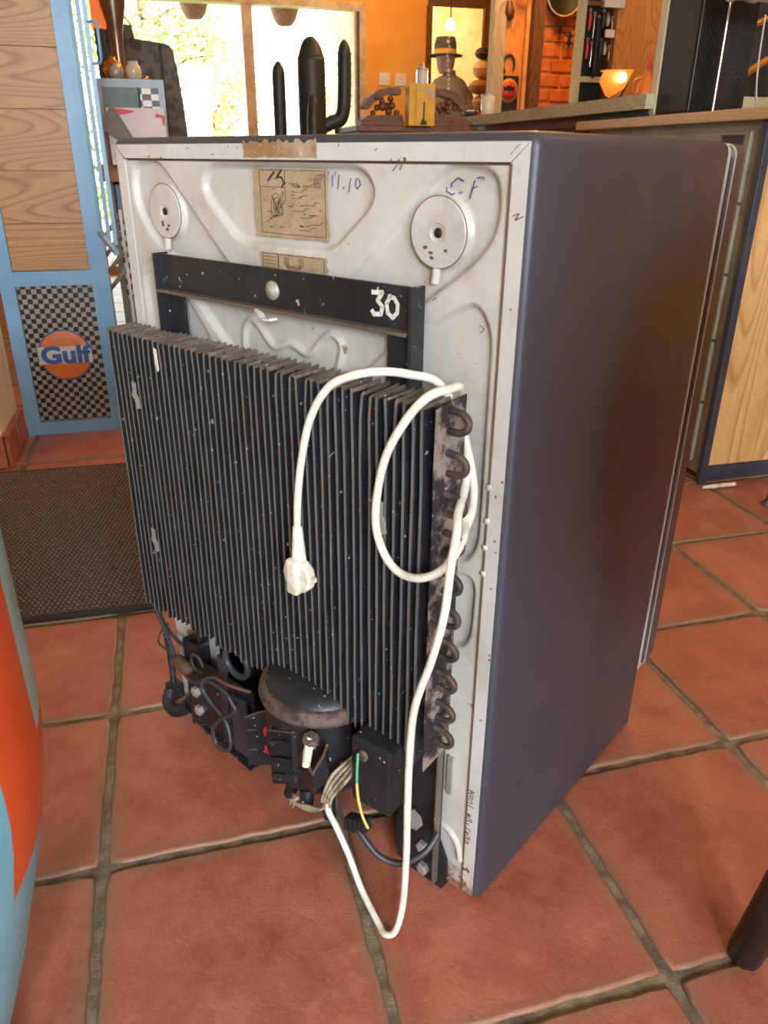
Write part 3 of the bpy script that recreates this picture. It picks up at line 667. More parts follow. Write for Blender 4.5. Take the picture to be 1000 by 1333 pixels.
# right end plate with ragged front edge
P = []; r2 = random.Random(4)
for k in range(24): P.append((CF - .001 + r2.uniform(-.0008, .0008), CZ0 - .002 + (CZ1 - CZ0) * k / 23))
P += [(CB + .003, CZ1 + .003), (CB + .002, CZ0 + .004)]
ep = MB().prism(P, CX1 - .0012, CX1, 'yz').build('end_plate', M['endplate'], cnd); ep['label'] = 'end plate with peeling pale paint'
for k, z in enumerate(bz):
    mb = MB(); pts = [(CX1 - .002, -.044, z + .0095), (CX1 + .008, -.044, z + .0095)]
    for a in range(1, 8): t = PI / 2 - a * PI / 8; pts.append((CX1 + .008 + .0125 * math.cos(t), -.044, z + .0095 * math.sin(t)))
    pts += [(CX1 + .008, -.044, z - .0095), (CX1 - .002, -.044, z - .0095)]
    if k: pts[0] = (CX1 - .002, -.046, z + .011)
    mb.tube(pts, .0034, 10, 0, 3); mb.build('tube_bend', M['pipe'], cnd)
for z in (.401, .386, .371, .356): MB().box((CX0 - .008, -.05, z - .0035), (CX0 - .001, -.042, z + .0035), bev=.001).build('tab', M['pipe'], cnd)
for x, z in ((.081, .558), (.081, .355), (.487, .515)):   # torn clips between fins
    mb = MB(); mb.prism([(x - .001, z + .017), (x + .005, z + .016), (x + .004, z + .002), (x + .008, z - .003), (x + .009, z - .016), (x + .004, z - .018), (x + .003, z - .008), (x - .004, z - .001), (x - .001, z + .006)], CF - .0015, CF + .001)
    mb.build('torn_clip', M['bolt'], cnd)
MB().prism([(.1365, .6255), (.1415, .624), (.1425, .600), (.1395, .597), (.1368, .606)], CF - .0012, CF - .0002).build('pale_scrap', M['plugw'], cnd)
# ---- compressor ----------------------------------------------------
cc = (.368, -.030)
comp = MB().lathe([(.030, .112), (.062, .116), (.070, .128), (.072, .145), (.072, .230), (.0715, .238)], (cc[0], cc[1], 0), 48).build('compressor', M['comp'], fridge)
MB().lathe([(.0722, .232), (.0785, .233), (.0795, .237), (.0785, .2415), (.0765, .2425), (.0765, .2475), (.074, .2505), (.069, .2505)], (cc[0], cc[1], 0), 48).build('rim', M['rust'], comp)
MB().lathe([(.070, .2495), (.067, .256), (.055, .262), (.030, .266), (.0001, .267)], (cc[0], cc[1], 0), 40).build('lid', M['comp'], comp)
MB().lathe([(.0728, .150), (.0745, .152), (.0745, .160), (.0728, .162)], (cc[0], cc[1], 0), 40).build('band', M['comp'], comp)
def local_dir(a): return Vector((math.cos(a), math.sin(a), 0))
# corrugated spring brackets in front of the pot
def ribbon_wall(pts, z0, z1, t, mb):
    for (a, b), (a2, b2), (za, zb), (zc, zd) in [(pts[i], pts[i + 1], (z0[i], z1[i]), (z0[i + 1], z1[i + 1])) for i in range(len(pts) - 1)]:
        d = Vector((a2 - a, b2 - b, 0)).normalized(); nn = Vector((-d.y, d.x, 0)) * t
        V = [(a, b, za), (a2, b2, zc), (a2, b2, zd), (a, b, zb)]; V += [(p[0] + nn.x, p[1] + nn.y, p[2]) for p in V]
        mb.add(V, [(0, 1, 2, 3), (7, 6, 5, 4), (0, 4, 5, 1), (1, 5, 6, 2), (2, 6, 7, 3), (3, 7, 4, 0)])
def bracket(pts, z0, z1, name='spring_bracket'):
    mb = MB(); ribbon_wall(pts, z0, z1, .0022, mb); o = mb.build(name, M['bar'], comp)
    mb = MB(); ribbon_wall([(a - .0003, b - .0003) for a, b in pts], [z - .0002 for z in z1], [z + .0012 for z in z1], .0028, mb); mb.build('bracket_edge', M['baredge'], o); return o
bracket([(.302, -.052), (.280, -.062), (.262, -.073), (.285, -.049), (.296, -.060)], [.100, .086, .072, .068, .074], [.176, .166, .154, .150, .160])
bracket([(.336, -.086), (.350, -.106), (.386, -.102), (.392, -.096)], [.122, .118, .138, .142], [.200, .202, .216, .218])
bracket([(.398, -.092), (.405, -.105), (.436, -.117), (.439, -.099), (.434, -.088)], [.160, .158, .166, .172, .176], [.200, .198, .192, .212, .216])
for a, b, zs_ in (((.350, -.1065), (.386, -.1025), (.186, .160, .134)), ((.262, -.073), (.285, -.049), (.134, .100))):
    for z in zs_: MB().tube([(a[0] + .003, a[1] - .0005, z), ((a[0] + b[0]) / 2 + .0008, (a[1] + b[1]) / 2 - .0014, z + (.007 if a[0] > .3 else .001)), (b[0] - .001, b[1] - .001, z + (.014 if a[0] > .3 else .002))], [.003, .0050, .003], 10, 0, 4).build('pressed_rib', M['bar'], comp)
for z in (.146, .118): MB().box((.300, -.076, z), (.312, -.066, z + .013), bev=.003).build('red_paint_mark', M['red'], comp)
st = MB().tube([(.416, -.098, .224), (.418, -.106, .212), (.420, -.112, .194)], [.0058, .0055, .005], 14).build('stud', M['plugw'], comp)
MB().lathe([(.0100, -.004), (.0100, .003), (.009, .005)], (.416, -.099, .222), 6, 0, Matrix.Rotation(.45, 4, 'X'), False).build('nut', M['rust'], st)
for P_ in ([(.362, -.082, .122), (.364, -.086, .106), (.360, -.088, .094)], [(.394, -.088, .124), (.397, -.092, .110), (.396, -.092, .100)], [(.424, -.082, .128), (.428, -.086, .112), (.430, -.086, .102)]):
    MB().tube(P_, [.009, .0085, .008], 10).build('rubber_mount', M['comp'], comp)
# terminal box
tb = MB().box((0, 0, 0), (.054, .048, .092), 0, .004, Matrix.Translation((.468, -.088, .158)) @ Matrix.Rotation(.10, 4, 'Z')).build('terminal_box', M['comp'], comp)
tb['label'] = 'black terminal box'
MB().lathe([(.007, 0), (.007, .003), (.003, .004), (.0001, .004)], (0, 0, 0), 14, 0, Matrix.Translation((.486, -.0865, .232)) @ Matrix.Rotation(PI / 2, 4, 'X')).build('screw', M['rust'], tb)
MB().tube([(.482, -.091, .235), (.487, -.098, .222), (.490, -.102, .205)], .0016, 8, 0, 4).build('green_wire', M['green'], comp)
MB().tube([(.490, -.102, .205), (.494, -.104, .185), (.499, -.102, .160), (.502, -.098, .145), (.498, -.094, .138), (.492, -.092, .136)], .0017, 8, 0, 4).build('yellow_wire', M['yellow'], comp)
mb = MB(); r2 = random.Random(9)
for k in range(5): mb.box((.466 + k * .0058, -.100 + k * .001, .118 + k * .002 + r2.uniform(-.002, .002)), (.4712 + k * .0058, -.086 + k * .001, .136 + k * .002), 0, .001)
mb.build('terminal_strip', M['gasket'], comp)
mb = MB()
for k, dx in enumerate((0, .004, .008, -.004)):
    mb.tube([(.452 + dx, -.060, .190), (.446 + dx * 1.6, -.088, .176), (.436 + dx, -.095, .150), (.430 + dx, -.094, .130)], .0026, 8, 0, 5)
for dx in (0, .003, -.003): mb.tube([(.436, -.094, .136), (.424 + dx, -.098, .118 + dx), (.404, -.100, .110 + dx), (.384, -.098, .102), (.376, -.096, .108 - dx), (.388, -.100, .114)], .0022, 8, 0, 6)
for dx in (0, .006): mb.tube([(.360, -.088, .096), (.364 + dx, -.090, .084), (.358 + dx, -.090, .074)], .0014, 6, 0, 4)
mb.build('wire_bundle', M['wires'], comp)
MB().tube([(.476, -.088, .120), (.488, -.086, .104), (.508, -.082, .088), (.530, -.070, .084), (.548, -.050, .098), (.552, -.03, .115)], .004, 10, 0, 6).build('black_hose', M['wire'], comp)
# ---- mounting brackets --------------------------------------------
br = MB().prism([(.474, .040), (.478, .010), (.500, .003), (.548, .002), (.556, .018), (.553, .055), (.541, .080), (.541, .22), (.478, .22)], -.012, -.0085).build('mounting_bracket', M['bar'], fridge)
MB().box((.5395, -.022, .012), (.5415, -.012, .235)).build('bracket_flange', M['baredge'], br)
for x, z in ((.519, .055), (.5205, .020)): MB().lathe([(.0088, 0), (.0088, .006), (.006, .0075), (.0001, .0075)], (0, 0, 0), 6, 0, Matrix.Translation((x, -.012, z)) @ Matrix.Rotation(PI / 2, 4, 'X'), False).build('hex_bolt', M['bolt'], br)
MB().prism([(.503, .112), (.513, .124), (.524, .119), (.527, .108), (.520, .096), (.509, .094)], -.030, -.027).build('square_washer', M['bolt'], br)
br2 = MB().prism([(.078, .178), (.078, .038), (.112, .018), (.118, .018), (.118, .178)], -.036, -.033).build('mounting_bracket', M['bar'], fridge)
for x, z in ((.095, .105), (.099, .072)): MB().lathe([(.0088, 0), (.0088, .006), (.006, .0075), (.0001, .0075)], (0, 0, 0), 6, 0, Matrix.Translation((x + .006, -.036, z - .012)) @ Matrix.Rotation(PI / 2, 4, 'X'), False).build('hex_bolt', M['bolt'], br2)
mb = MB(); mb.box((.116, -.036, .030), (.235, -.033, .155)); mb.prism([(.078, -.036), (.235, -.052), (.248, .10), (.078, .10)], .028, .031, 'xy'); mb.box((.078, -.036, .018), (.0805, .08, .178)); mb.build('side_tray', M['comp'], br2)
mb = MB(); mb.box((.165, -.040, .05), (.180, -.034, .19)); mb.box((.192, -.046, .04), (.225, -.036, .14), bev=.003); mb.build('hanger_strap', M['wire'], br2)
MB().lathe([(.0095, 0), (.0105, .003), (.0105, .040), (.009, .045), (.004, .05)], (0, 0, 0), 20, 0, Matrix.Translation((.066, -.042, .136)) @ Matrix.Rotation(PI / 2 - .2, 4, 'Y') @ Matrix.Rotation(.2, 4, 'X')).build('filter_drier', M['copper'], fridge)
mb = MB(); mb.tube([(.205 + .024 * math.cos(a), -.036, .195 + .022 * math.sin(a)) for a in np.linspace(0, 2 * PI, 25)[:-1]], .005, 10, 0, 0, True); mb.tube([(.205 + .018 * math.cos(a), -.005, .195 + .018 * math.sin(a)) for a in np.linspace(0, 2 * PI, 25)[:-1]], .004, 8, 0, 0, True); mb.build('hose_ring', M['wire'], fridge)
mb = MB(); mb.tube([(.130 + .013 * math.cos(a), -.050, .165 + .014 * math.sin(a)) for a in np.linspace(0, 1.7 * PI, 20)], .0026, 8); mb.build('tube_coil', M['pipe'], fridge)
MB().box((.094, -.002, .10), (.118, .0, .232)).build('white_strip', M['panel'], fridge)
ft = MB(); ft.tube([(.002, -.022, .036), (.012, -.034, .022), (.034, -.036, .018), (.054, -.024, .030)], .010, 10, 0, 4); ft.box((-.008, -.024, .020), (.014, -.004, .046)); ft.box((.044, -.026, .022), (.062, -.006, .040)); ft.tube([(.002, -.014, .04), (-.004, -.010, .09), (-.008, -.01, .135)], .005, 8, 0, 4); ft.build('hinge_clamp', M['bar'], fridge)
# capillary tube, thin wires on the left
mb = MB(); mb.tube([(.036, -.030, .600), (.014, -.030, .56), (.006, -.030, .45), (-.010, -.03, .33), (.000, -.030, .215), (.036, -.036, .170), (.082, -.050, .140), (.130, -.060, .138), (.180, -.070, .170), (.215, -.070, .172), (.232, -.070, .160), (.236, -.070, .146), (.205, -.074, .118), (.188, -.074, .092), (.192, -.074, .070), (.212, -.074, .068), (.226, -.074, .088), (.214, -.070, .118), (.182, -.070, .136), (.166, -.070, .152), (.175, -.070, .170), (.190, -.06, .175)], .0032, 8, 0, 8)
mb.build('capillary_tube', M['wire'], fridge)
MB().tube([(-.013, -.022, .235), (.008, -.024, .180), (.050, -.026, .155), (.092, -.026, .165), (.125, -.026, .185)], .003, 8, 0, 6).build('capillary_tube', M['wire'], fridge)
MB().tube([(.018, -.02, .17), (.000, -.022, .150), (.000, -.03, .135), (.030, -.04, .142), (.066, -.05, .152)], .0016, 8, 0, 6).build('thin_wire', M['wire'], fridge)
MB().tube([(.180, -.06, .172), (.220, -.062, .178), (.250, -.05, .175)], .0026, 8, 0, 6).build('copper_wire', M['copper'], fridge)
# ---- power cord ----------------------------------------------------
A = [(.384, -.076, .474), (.388, -.077, .509), (.396, -.077, .554), (.411, -.077, .601), (.435, -.075, .636), (.460, -.066, .650), (.484, -.054, .655), (.505, -.040, .653), (.522, -.022, .645)]
A += [(.540, -.013, .615), (.552, -.011, .580), (.559, -.010, .550), (.559, -.010, .525), (.553, -.012, .502), (.544, -.014, .490), (.530, -.014, .480)]
B_ = [(.520, -.014, .60), (.532, -.012, .625), (.546, -.022, .645), (.550, -.045, .649), (.546, -.068, .647), (.531, -.077, .627), (.510, -.079, .590), (.499, -.079, .550), (.497, -.079, .514), (.508, -.079, .487), (.527, -.079, .474), (.553, -.079, .478), (.572, -.070, .492), (.570, -.040, .508), (.556, -.018, .515), (.548, -.014, .53), (.535, -.014, .56)]
C2 = [(.532, -.012, .620), (.548, -.012, .595), (.554, -.014, .570), (.562, -.030, .552), (.577, -.060, .545), (.590, -.080, .536), (.591, -.088, .507), (.588, -.090, .458), (.576, -.090, .403), (.558, -.090, .339), (.553, -.090, .277), (.552, -.090, .203), (.552, -.090, .123), (.550, -.092, .05), (.546, -.100, .012), (.536, -.106, .005), (.520, -.100, .005), (.483, -.088, .020), (.455, -.080, .050), (.440, -.085, .090), (.434, -.092, .118), (.437, -.094, .136)]
mb = MB()
for L_ in (A, B_, C2): mb.tube(L_, .0040, 12, 0, 8)
cord = mb.build('power_cord', M['cord'], fridge); cord['label'] = 'white power cord looped over the fins'
pg = MB(); pg.tube([(.3845, -.076, .476), (.3875, -.0785, .446), (.3900, -.081, .425)], [.0052, .0075, .0095], 14)
pg.box((.3795, -.0925, .4005), (.3955, -.082, .442), 0, .003)
T4 = Matrix.Translation((.3890, -.0740, .4215)) @ Matrix.Rotation(PI / 2, 4, 'X')
pg.lathe([(.0185, 0), (.0205, .003), (.0205, .010), (.0185, .0125), (.0001, .0125)], (0, 0, 0), 12, 0, T4, False)
pg.box((.4085, -.083, .420), (.413, -.078, .4255)); pg.build('plug', M['plugw'], cord)

# ================================================================== BLUE DOORS
d1 = struct(MB().box((-.498, 2.585, .0), (-.456, 2.615, 2.1)).box((-.236, 2.585, .0), (-.196, 2.615, 2.1)).box((-.456, 2.585, 0), (-.236, 2.615, .041)).box((-.456, 2.585, .469), (-.236, 2.615, .512)).box((-.456, 2.585, 2.05), (-.236, 2.615, 2.1)).build('door_1', M['blue']))
zz = [.514, .648, .79, .948, 1.10, 1.255, 1.41, 1.565, 1.72, 1.88, 2.05]
for k in range(len(zz) - 1): MB().box((-.455, 2.593, zz[k]), (-.237, 2.607, zz[k + 1] - .0012), bev=.0006).build('oak_board', M['oak'], d1, )
MB().box((-.455, 2.596, .042), (-.237, 2.604, .468)).build('checker_panel', M['check'], d1)
lg = MB(); T4 = Matrix.Translation((-.347, 2.5945, .2545)) @ Matrix.Rotation(PI / 2, 4, 'X')
badge = MB().lathe([(.0765, 0), (.0765, .002), (.0735, .0026), (.0001, .0026)], (0, 0, 0), 48, 0, T4).build('round_badge', M['gulforange'], d1)
MB().lathe([(.0805, 0), (.0805, .0012), (.0765, .0014)], (0, 0, 0), 48, 0, T4).build('badge_rim', M['gulfblue'], badge)
MB().box((-.4265, 2.590, .229), (-.2675, 2.5925, .283)).build('badge_band', M['gulfwhite'], badge)
tm = text_mesh('Gulf', .074, .0008, .0030); tm.materials.clear(); tm.materials.append(M['gulfblue'])
to = link('lettering', tm, badge, (-.347, 2.5890, .2545)); to.rotation_euler = (PI / 2, 0, 0)
bb = [v_.co.x for v_ in tm.vertices]; to.scale = (.152 / (max(bb) - min(bb)), 1, 1)
# second leaf, swung open, seen nearly edge-on, glazed
d2 = struct(MB().bar((-.193, 2.58, .03), (-.193, 2.58, 2.1), .022, .022).bar((-.128, 2.205, .62), (-.128, 2.205, 2.1), .010, .010).bar((-.150, 2.32, .62), (-.150, 2.32, 2.1), .010, .010).bar((-.193, 2.58, .62), (-.128, 2.20, .60), .012, .012).bar((-.193, 2.58, 2.09), (-.128, 2.20, 2.09), .02, .02).build('door_2', M['blue']))
MB().bar((-.189, 2.56, 1.355), (-.152, 2.33, 1.355), .004, 1.45).build('pane', M['glass'], d2)
MB().tube([(-.128, 2.205, 1.112), (-.108, 2.185, 1.112), (-.104, 2.18, 1.104), (-.104, 2.18, 1.035), (-.108, 2.185, 1.028), (-.128, 2.205, 1.028)], .0035, 8).build('handle', M['blue'], d2)
# low folding grille by the door (pale slanted bars)
gr = thing('folding_grille', 'pale metal folding grille seen edge-on beside the blue door', 'grille', (-.15, 2.5, 0))
for k in range(4): MB().bar((-.035, .12, .60 - k * .05), (.030, -.03, .68 - k * .05), .005, .012).build('slat', M['bolt'], gr)
mb = MB(); mb.bar((-.035, .12, .0), (-.035, .12, .62), .008, .008); mb.bar((.030, -.03, 0), (.030, -.03, .69), .008, .008); mb.build('upright', M['bolt'], gr)

# ================================================================== DOORMAT
mt = thing('doormat', 'dark brown ribbed doormat lying on the tiles left of the refrigerator', 'mat', (-.42, 1.82, 0), math.radians(-1.6))
nx, ny = 300, 240; hx, hy = .50, .42; xs = np.linspace(-hx + .012, hx - .012, nx); ys = np.linspace(-hy + .012, hy - .012, ny); Xm, Ym = np.meshgrid(xs, ys)
row = Ym / .0125; ph = Xm / .0105 + row * .42 * 1.0
Zm = .007 + .006 * (np.abs(np.sin(row * PI)) ** .7) * (.55 + .45 * np.sin(ph * 2 * PI + np.floor(row) * 2.1)); Zm += np.random.RandomState(1).uniform(-.0006, .0006, Zm.shape)
V = np.stack([Xm.ravel(), Ym.ravel(), Zm.ravel()], 1); idx = np.arange(nx * ny).reshape(ny, nx); F = np.stack([idx[:-1, :-1].ravel(), idx[:-1, 1:].ravel(), idx[1:, 1:].ravel(), idx[1:, :-1].ravel()], 1)
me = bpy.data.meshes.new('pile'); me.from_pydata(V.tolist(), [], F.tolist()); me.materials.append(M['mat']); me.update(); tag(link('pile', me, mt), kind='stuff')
MB().box((-hx, -hy, 0.0005), (hx, hy, .0065), bev=.003).box((-hx, -hy, .0005), (hx, -hy + .014, .010), bev=.002).box((-hx, hy - .012, .0005), (hx, hy, .010), bev=.002).build('rubber_border', M['rubber'], mt)

# ================================================================== PAINTED DRUM (left foreground)
dr = thing('painted_drum', 'bulging painted drum in orange and light blue at the left edge', 'drum', (-.4628, .5516, 0))
prof = [(.0, .217), (.005, .2195), (.145, .264), (.26, .295), (.300, .3035), (.345, .312), (.377, .316), (.395, .3165), (.40, .3168), (.55, .316), (.66, .305), (.70, .292), (.715, .27)]
zq = sorted(set([p[0] for p in prof] + list(np.linspace(.02, .69, 36)))); angs = sorted(set([round(a, 2) for a in np.arange(-180, 180, 3)] + [1.3, 1.9, -14.2, -12.9])); na = len(angs)
V = []; F = []; mi = []
for z in zq:
    r_ = float(np.interp(z, [p[0] for p in prof], [p[1] for p in prof]))
    for a in angs: V.append((r_ * math.cos(math.radians(a)), r_ * math.sin(math.radians(a)), z))
for i in range(len(zq) - 1):
    zm = (zq[i] + zq[i + 1]) / 2
    for k in range(na):
        am = (angs[k] + (angs[(k + 1) % na] if k < na - 1 else 180)) / 2; F.append((i * na + k, i * na + (k + 1) % na, (i + 1) * na + (k + 1) % na, (i + 1) * na + k))
        if zm > .396 and am > 1.3: c_ = 1
        elif zm > .300 and -14.2 < am: c_ = 0
        elif zm > .300 and am > -180 + 0 and am < -14.2: c_ = 2
        else: c_ = 2
        mi.append(c_)
mb = MB(); mb.v = V
for f, q in zip(F, mi): mb.f.append(f); mb.mi.append(q); mb.sm.append(True)
mb.build('body', [M['orange'], M['paleblue'], M['skyblue']], dr)
MB().lathe([(.0001, .716), (.262, .716), (.272, .712)], (0, 0, 0), 48).build('lid', M['paleblue'], dr)

# ================================================================== STOOLS
def stool(label, loc, rot, hgt, sr, fr_, lr, mat_, ring=False):
    t = thing('stool', label, 'stool', loc, rot)
    MB().lathe([(.0001, hgt - .032), (sr - .01, hgt - .032), (sr, hgt - .022), (sr, hgt - .006), (sr - .008, hgt), (.0001, hgt)], (0, 0, 0), 32).build('seat', mat_, t)
    for k in range(4):
        a = k * PI / 2; dx, dy = math.cos(a), math.sin(a)
        if ring: MB().tube([(dx * sr * .6, dy * sr * .6, hgt - .03), (dx * (fr_ - .004), dy * (fr_ - .004), .012), (dx * fr_, dy * fr_, 0)], [lr, lr, lr * 1.9], 12).build('leg', mat_, t)
        else: MB().bar((dx * sr * .75, dy * sr * .75, hgt - .03), (dx * fr_, dy * fr_, .002), lr, lr * .8).build('leg', mat_, t)
    mb = MB(); zr = hgt * .35; q = fr_ * .86
    for k in range(4): mb.tube([(q * math.cos(k * PI / 2), q * math.sin(k * PI / 2), zr), (q * math.cos((k + 1) * PI / 2), q * math.sin((k + 1) * PI / 2), zr)], lr * .28, 8)
    mb.build('stretcher', mat_, t); return t
ch = thing('chair', 'black painted wooden chair at the lower right edge, one scuffed leg in view, unseen back added to cast shade', 'chair', (.58, .20, 0))
MB().box((-.10, -.02, .43), (.34, .24, .455), bev=.008).build('seat', M['stool'], ch)
for x, y, tx, ty, h_ in ((-.025, .255, -.045, .19, .44), (.30, .255, .28, .19, .44), (-.06, -.06, -.05, 0, .44), (.30, -.06, .26, 0, .44)):
    MB().tube([(x, y, .0), (x, y, .006), (tx + .02, ty, h_)], [.016, .019, .021], 10).build('leg', M['stool'], ch)
MB().prism([(-.10, .44), (-.22, .50), (-.285, .60), (-.29, .74), (-.24, .86), (-.12, .95), (.10, .965), (.24, .88), (.28, .70), (.25, .50), (.20, .44)], -.035, -.012).build('shade_backrest', M['stool'], ch)  # unseen chair back, outlined to cast the soft shade on the fridge side
stool('thin dark metal stool leg beside the counter wood panel', (1.65, 1.42, 0), math.atan2(1.53 - 1.42, 1.465 - 1.65), .70, .15, .213, .008, M['steeld'], True)

# ================================================================== COUNTER
wt = tag(MB().box((1.36, 1.655, .917), (2.35, 2.60, .943), bev=.003).build('worktop', M['oaktop']), 'pale wooden worktop laid on the counter behind the refrigerator', 'worktop')
cb = thing('drawer_cabinet', 'grey drawer cabinet under the worktop right of the refrigerator', 'cabinet', (1.378, 1.722, 0))
MB().box((.016, 0, .02), (.60, .84, .9165)).build('carcass', M['drawer'], cb)
zt = .90
for col in range(2):
    for k, (za, zb) in enumerate([(.735, .895), (.565, .728), (.395, .558), (.225, .388), (.05, .218)]):
        y0_, y1_ = .03 + col * .40, .42 + col * .40
        d_ = MB().box((.004, y0_, za), (.016, y1_, zb), bev=.002).build('drawer', M['drawer'], cb)
        MB().box((.0015, y0_ + .02, zb - .030), (.0045, y0_ + .10, zb - .010)).box((-.004, y0_ + .02, zb - .012), (.004, y0_ + .10, zb - .008)).build('handle', M['steeld'], d_)
cp = thing('counter_front', 'counter front of oak boards in a dark navy frame', 'counter', (1.385, 1.70, 0))
MB().box((0, 0, 0), (.020, .020, .9165), bev=.001).box((.020, .0, .006), (.95, .019, .048)).box((.020, 0, .900), (.95, .019, .9165)).build('frame', M['navy'], cp)
for k in range(6): MB().box((.021 + k * .15, .006, .049), (.021 + (k + 1) * .15 - .0012, .018, .899), bev=.0006).build('oak_board', M['oakv'], cp)
sc = thing('paper_scrap', 'crumpled paper scrap under the corner of the counter', 'paper', (1.40, 1.665, 0)); 
for k in range(3): MB().tube([(-.03 + k * .03, .0, .004), (0 + k * .03, -.012, .009), (.03 + k * .02, 0, .005)], [.004, .007, .003], 7, 0, 4).build('fold', M['plugw'], sc)
tag(MB().box((1.40, 1.72, .9435), (1.62, 1.99, .9455)).build('paper_sheet', M['paper']), 'pinkish paper lying on the worktop in front of the black appliance', 'paper')
# rough slab further back
r2 = random.Random(6); P = [(1.40 + r2.uniform(-.006, .006), 2.60 + k * .10) for k in range(12)]; P = [(1.355 + r2.uniform(-.004, .004), 2.19 + k * .14) for k in range(12)] + [(1.95, 3.73), (1.95, 2.19)]
sb = MB().prism(P, .962, 1.000, 'xy').build('wood_slab', M['greywood']); tag(sb, 'rough weathered wooden slab with greenish edge behind the refrigerator', 'slab')
tag(MB().box((1.375, 2.21, .9435), (1.40, 2.56, .9615)).build('black_rail', M['iron']), 'black rail between the worktop and the rough slab', 'rail')
ub = thing('back_bar', 'brown wooden bar cabinet carrying the rough slab', 'cabinet', (1.42, 2.62, 0)); MB().box((0, 0, 0), (.43, 1.08, .93)).build('carcass', M['beam'], ub); MB().box((-.01, -.01, .93), (.435, 1.09, .961)).build('top_rail', M['carved'], ub)
# black appliance
ap = thing('black_appliance', 'tall black ribbed appliance with cream edge and chrome strip on the worktop', 'appliance', (1.387, 2.03, .943), 0)
MB().box((.0, .0, .0), (.175, .185, .62), bev=.010).build('body', M['blackgloss'], ap)
MB().box((-.003, .150, .002), (.02, .190, .618), bev=.008).build('edge_strip', M['creamedge'], ap)
for k in range(10):
    x = .006 + k * .0064; MB().box((x, -.005, .004), (x + .0030, .002, .61)).build('rib', M['blackgloss'], ap)
MB().tube([(.074, -.006, .004), (.074, -.006, .61)], .0038, 10).build('chrome_strip', M['chrome'], ap)
for k in range(14): MB().box((.083 + k * .0063, -.004, .006), (.0852 + k * .0063, .002, .60)).build('grille_bar', M['steeld'], ap)
for z in (.09, .10, .11, .19, .205): MB().box((.082, -.0050, z), (.172, -.0035, z + .0015)).build('grille_wire', M['steeld'], ap)
# metal pipe and brass bars at the top right
pp = thing('flanged_pipe', 'grey metal pipe end hanging at the top right corner', 'pipe', (1.34, 1.86, 1.195))
MB().lathe([(.0001, .02), (.019, .02), (.021, 0), (.026, 0), (.027, .008), (.022, .014), (.022, .05), (.026, .055), (.026, .07), (.023, .075), (.023, .60)], (0, 0, 0), 24, 0, Matrix.Rotation(PI / 2, 4, 'Y') @ Matrix.Rotation(.0, 4, 'X')).build('pipe', M['bolt'], pp)
MB().tube([(.60, 0, 0), (.60, 0, 1.4)], .02, 12).build('hanger', M['bolt'], pp)
tag(MB().tube([(1.50, 1.93, 1.16), (1.505, 1.93, 1.06), (1.515, 1.93, .99), (1.53, 1.93, .9445)], .0025, 8, 0, 5).build('hanging_cable', M['bolt']), 'thin grey cable hanging at the right edge above the worktop', 'cable')
br_ = thing('brass_lamp_arm', 'brass lamp arms standing on the worktop at the right edge', 'lamp', (1.80, 2.28, .943))
MB().tube([(-.10, 0, .10), (.02, 0, .17), (.12, 0, .24)], .010, 12).build('arm', M['brass'], br_); MB().tube([(-.06, 0, .25), (.06, 0, .30)], .009, 12).build('arm', M['brass'], br_); MB().lathe([(.05, 0), (.05, .012), (.012, .02), (.012, .30)], (.08, .02, 0), 20).build('stem', M['steeld'], br_)
tag(MB().tube([(1.66, 2.05, .945), (1.69, 2.05, .985), (1.70, 2.05, .99), (1.73, 2.05, 1.04), (1.74, 2.05, 1.05), (1.76, 2.05, 1.10)], [.004, .004, .007, .004, .007, .004], 8).build('corkscrew', M['chrome']), 'shiny metal corkscrew bar leaning at the right end of the worktop', 'tool')
MBk = MB().box((2.12, 2.9, .0), (3.6, 2.95, 2.0)).build('partition', M['recess']); MBk['kind'] = 'structure'; MBk.name = 'wall_partition'

# ================================================================== BACKGROUND LEFT
ck = thing('checkered_cabinet', 'grey steel cabinet with black and white checkered panel behind the blue door', 'cabinet', (-.20, 3.40, 0))
mb = MB(); mb.box((0, 0, 0), (.024, .35, 1.0615)).box((.228, 0, 0), (.250, .35, 1.0615)).box((0, 0, 1.062), (.25, .35, 1.09)).box((.024, .02, 0), (.228, .35, 1.06)); mb.build('frame', M['greyframe'], ck)
MB().box((.024, .004, .955), (.150, .02, 1.062)).build('teal_panel', M['teal'], ck); MB().box((.153, .002, .60), (.160, .02, 1.062)).build('divider', M['iron'], ck)
MB().box((.160, .005, .60), (.228, .02, 1.062)).build('checker_panel', M['check2'], ck)
MB().box((-.02, -.08, .74), (.17, .02, .80)).build('wood_shelf', M['oak'], ck); MB().box((.024, -.02, .60), (.15, .02, .735)).build('dark_panel', M['iron'], ck)
for k in range(2): MB().box((.03 + k * .08, -.05, .60), (.10 + k * .08, .018, .73), bev=.003).build('blue_bin', M['blue'], ck)
MB().box((.024, -.01, .30), (.228, .018, .59)).build('checker_front', M['check2'], ck); MB().box((.024, -.015, .02), (.228, .018, .28)).build('blue_front', M['blue'], ck)
cdx = thing('card_box', 'white cardboard box with red trim in front of the checkered cabinet', 'box', (-.16, 3.22, .74))
MB().box((.0, -.02, .062), (.20, .09, .245), bev=.002).build('box_body', M['paper'], cdx)
MB().prism([(.02, .245), (.10, .235), (.08, .228), (.0, .215)], -.0225, -.0202).build('red_trim', M['red'], cdx); MB().prism([(.17, .228), (.199, .222), (.196, .19), (.19, .19), (.19, .215), (.165, .216)], -.0225, -.0202).build('red_trim', M['red'], cdx)
MB().prism([(-.02, .18), (.02, .262), (.10, .12), (.08, .10)], -.035, -.030).build('grey_flap', M['statue'], cdx)
MB().box((-.0, -.02, .0601), (.03, .05, .0625)).build('flap', M['paper'], cdx)
sh = thing('steel_shell', 'dark weathered rounded steel panel standing against the garden window', 'panel', (-.20, 4.2, 0))
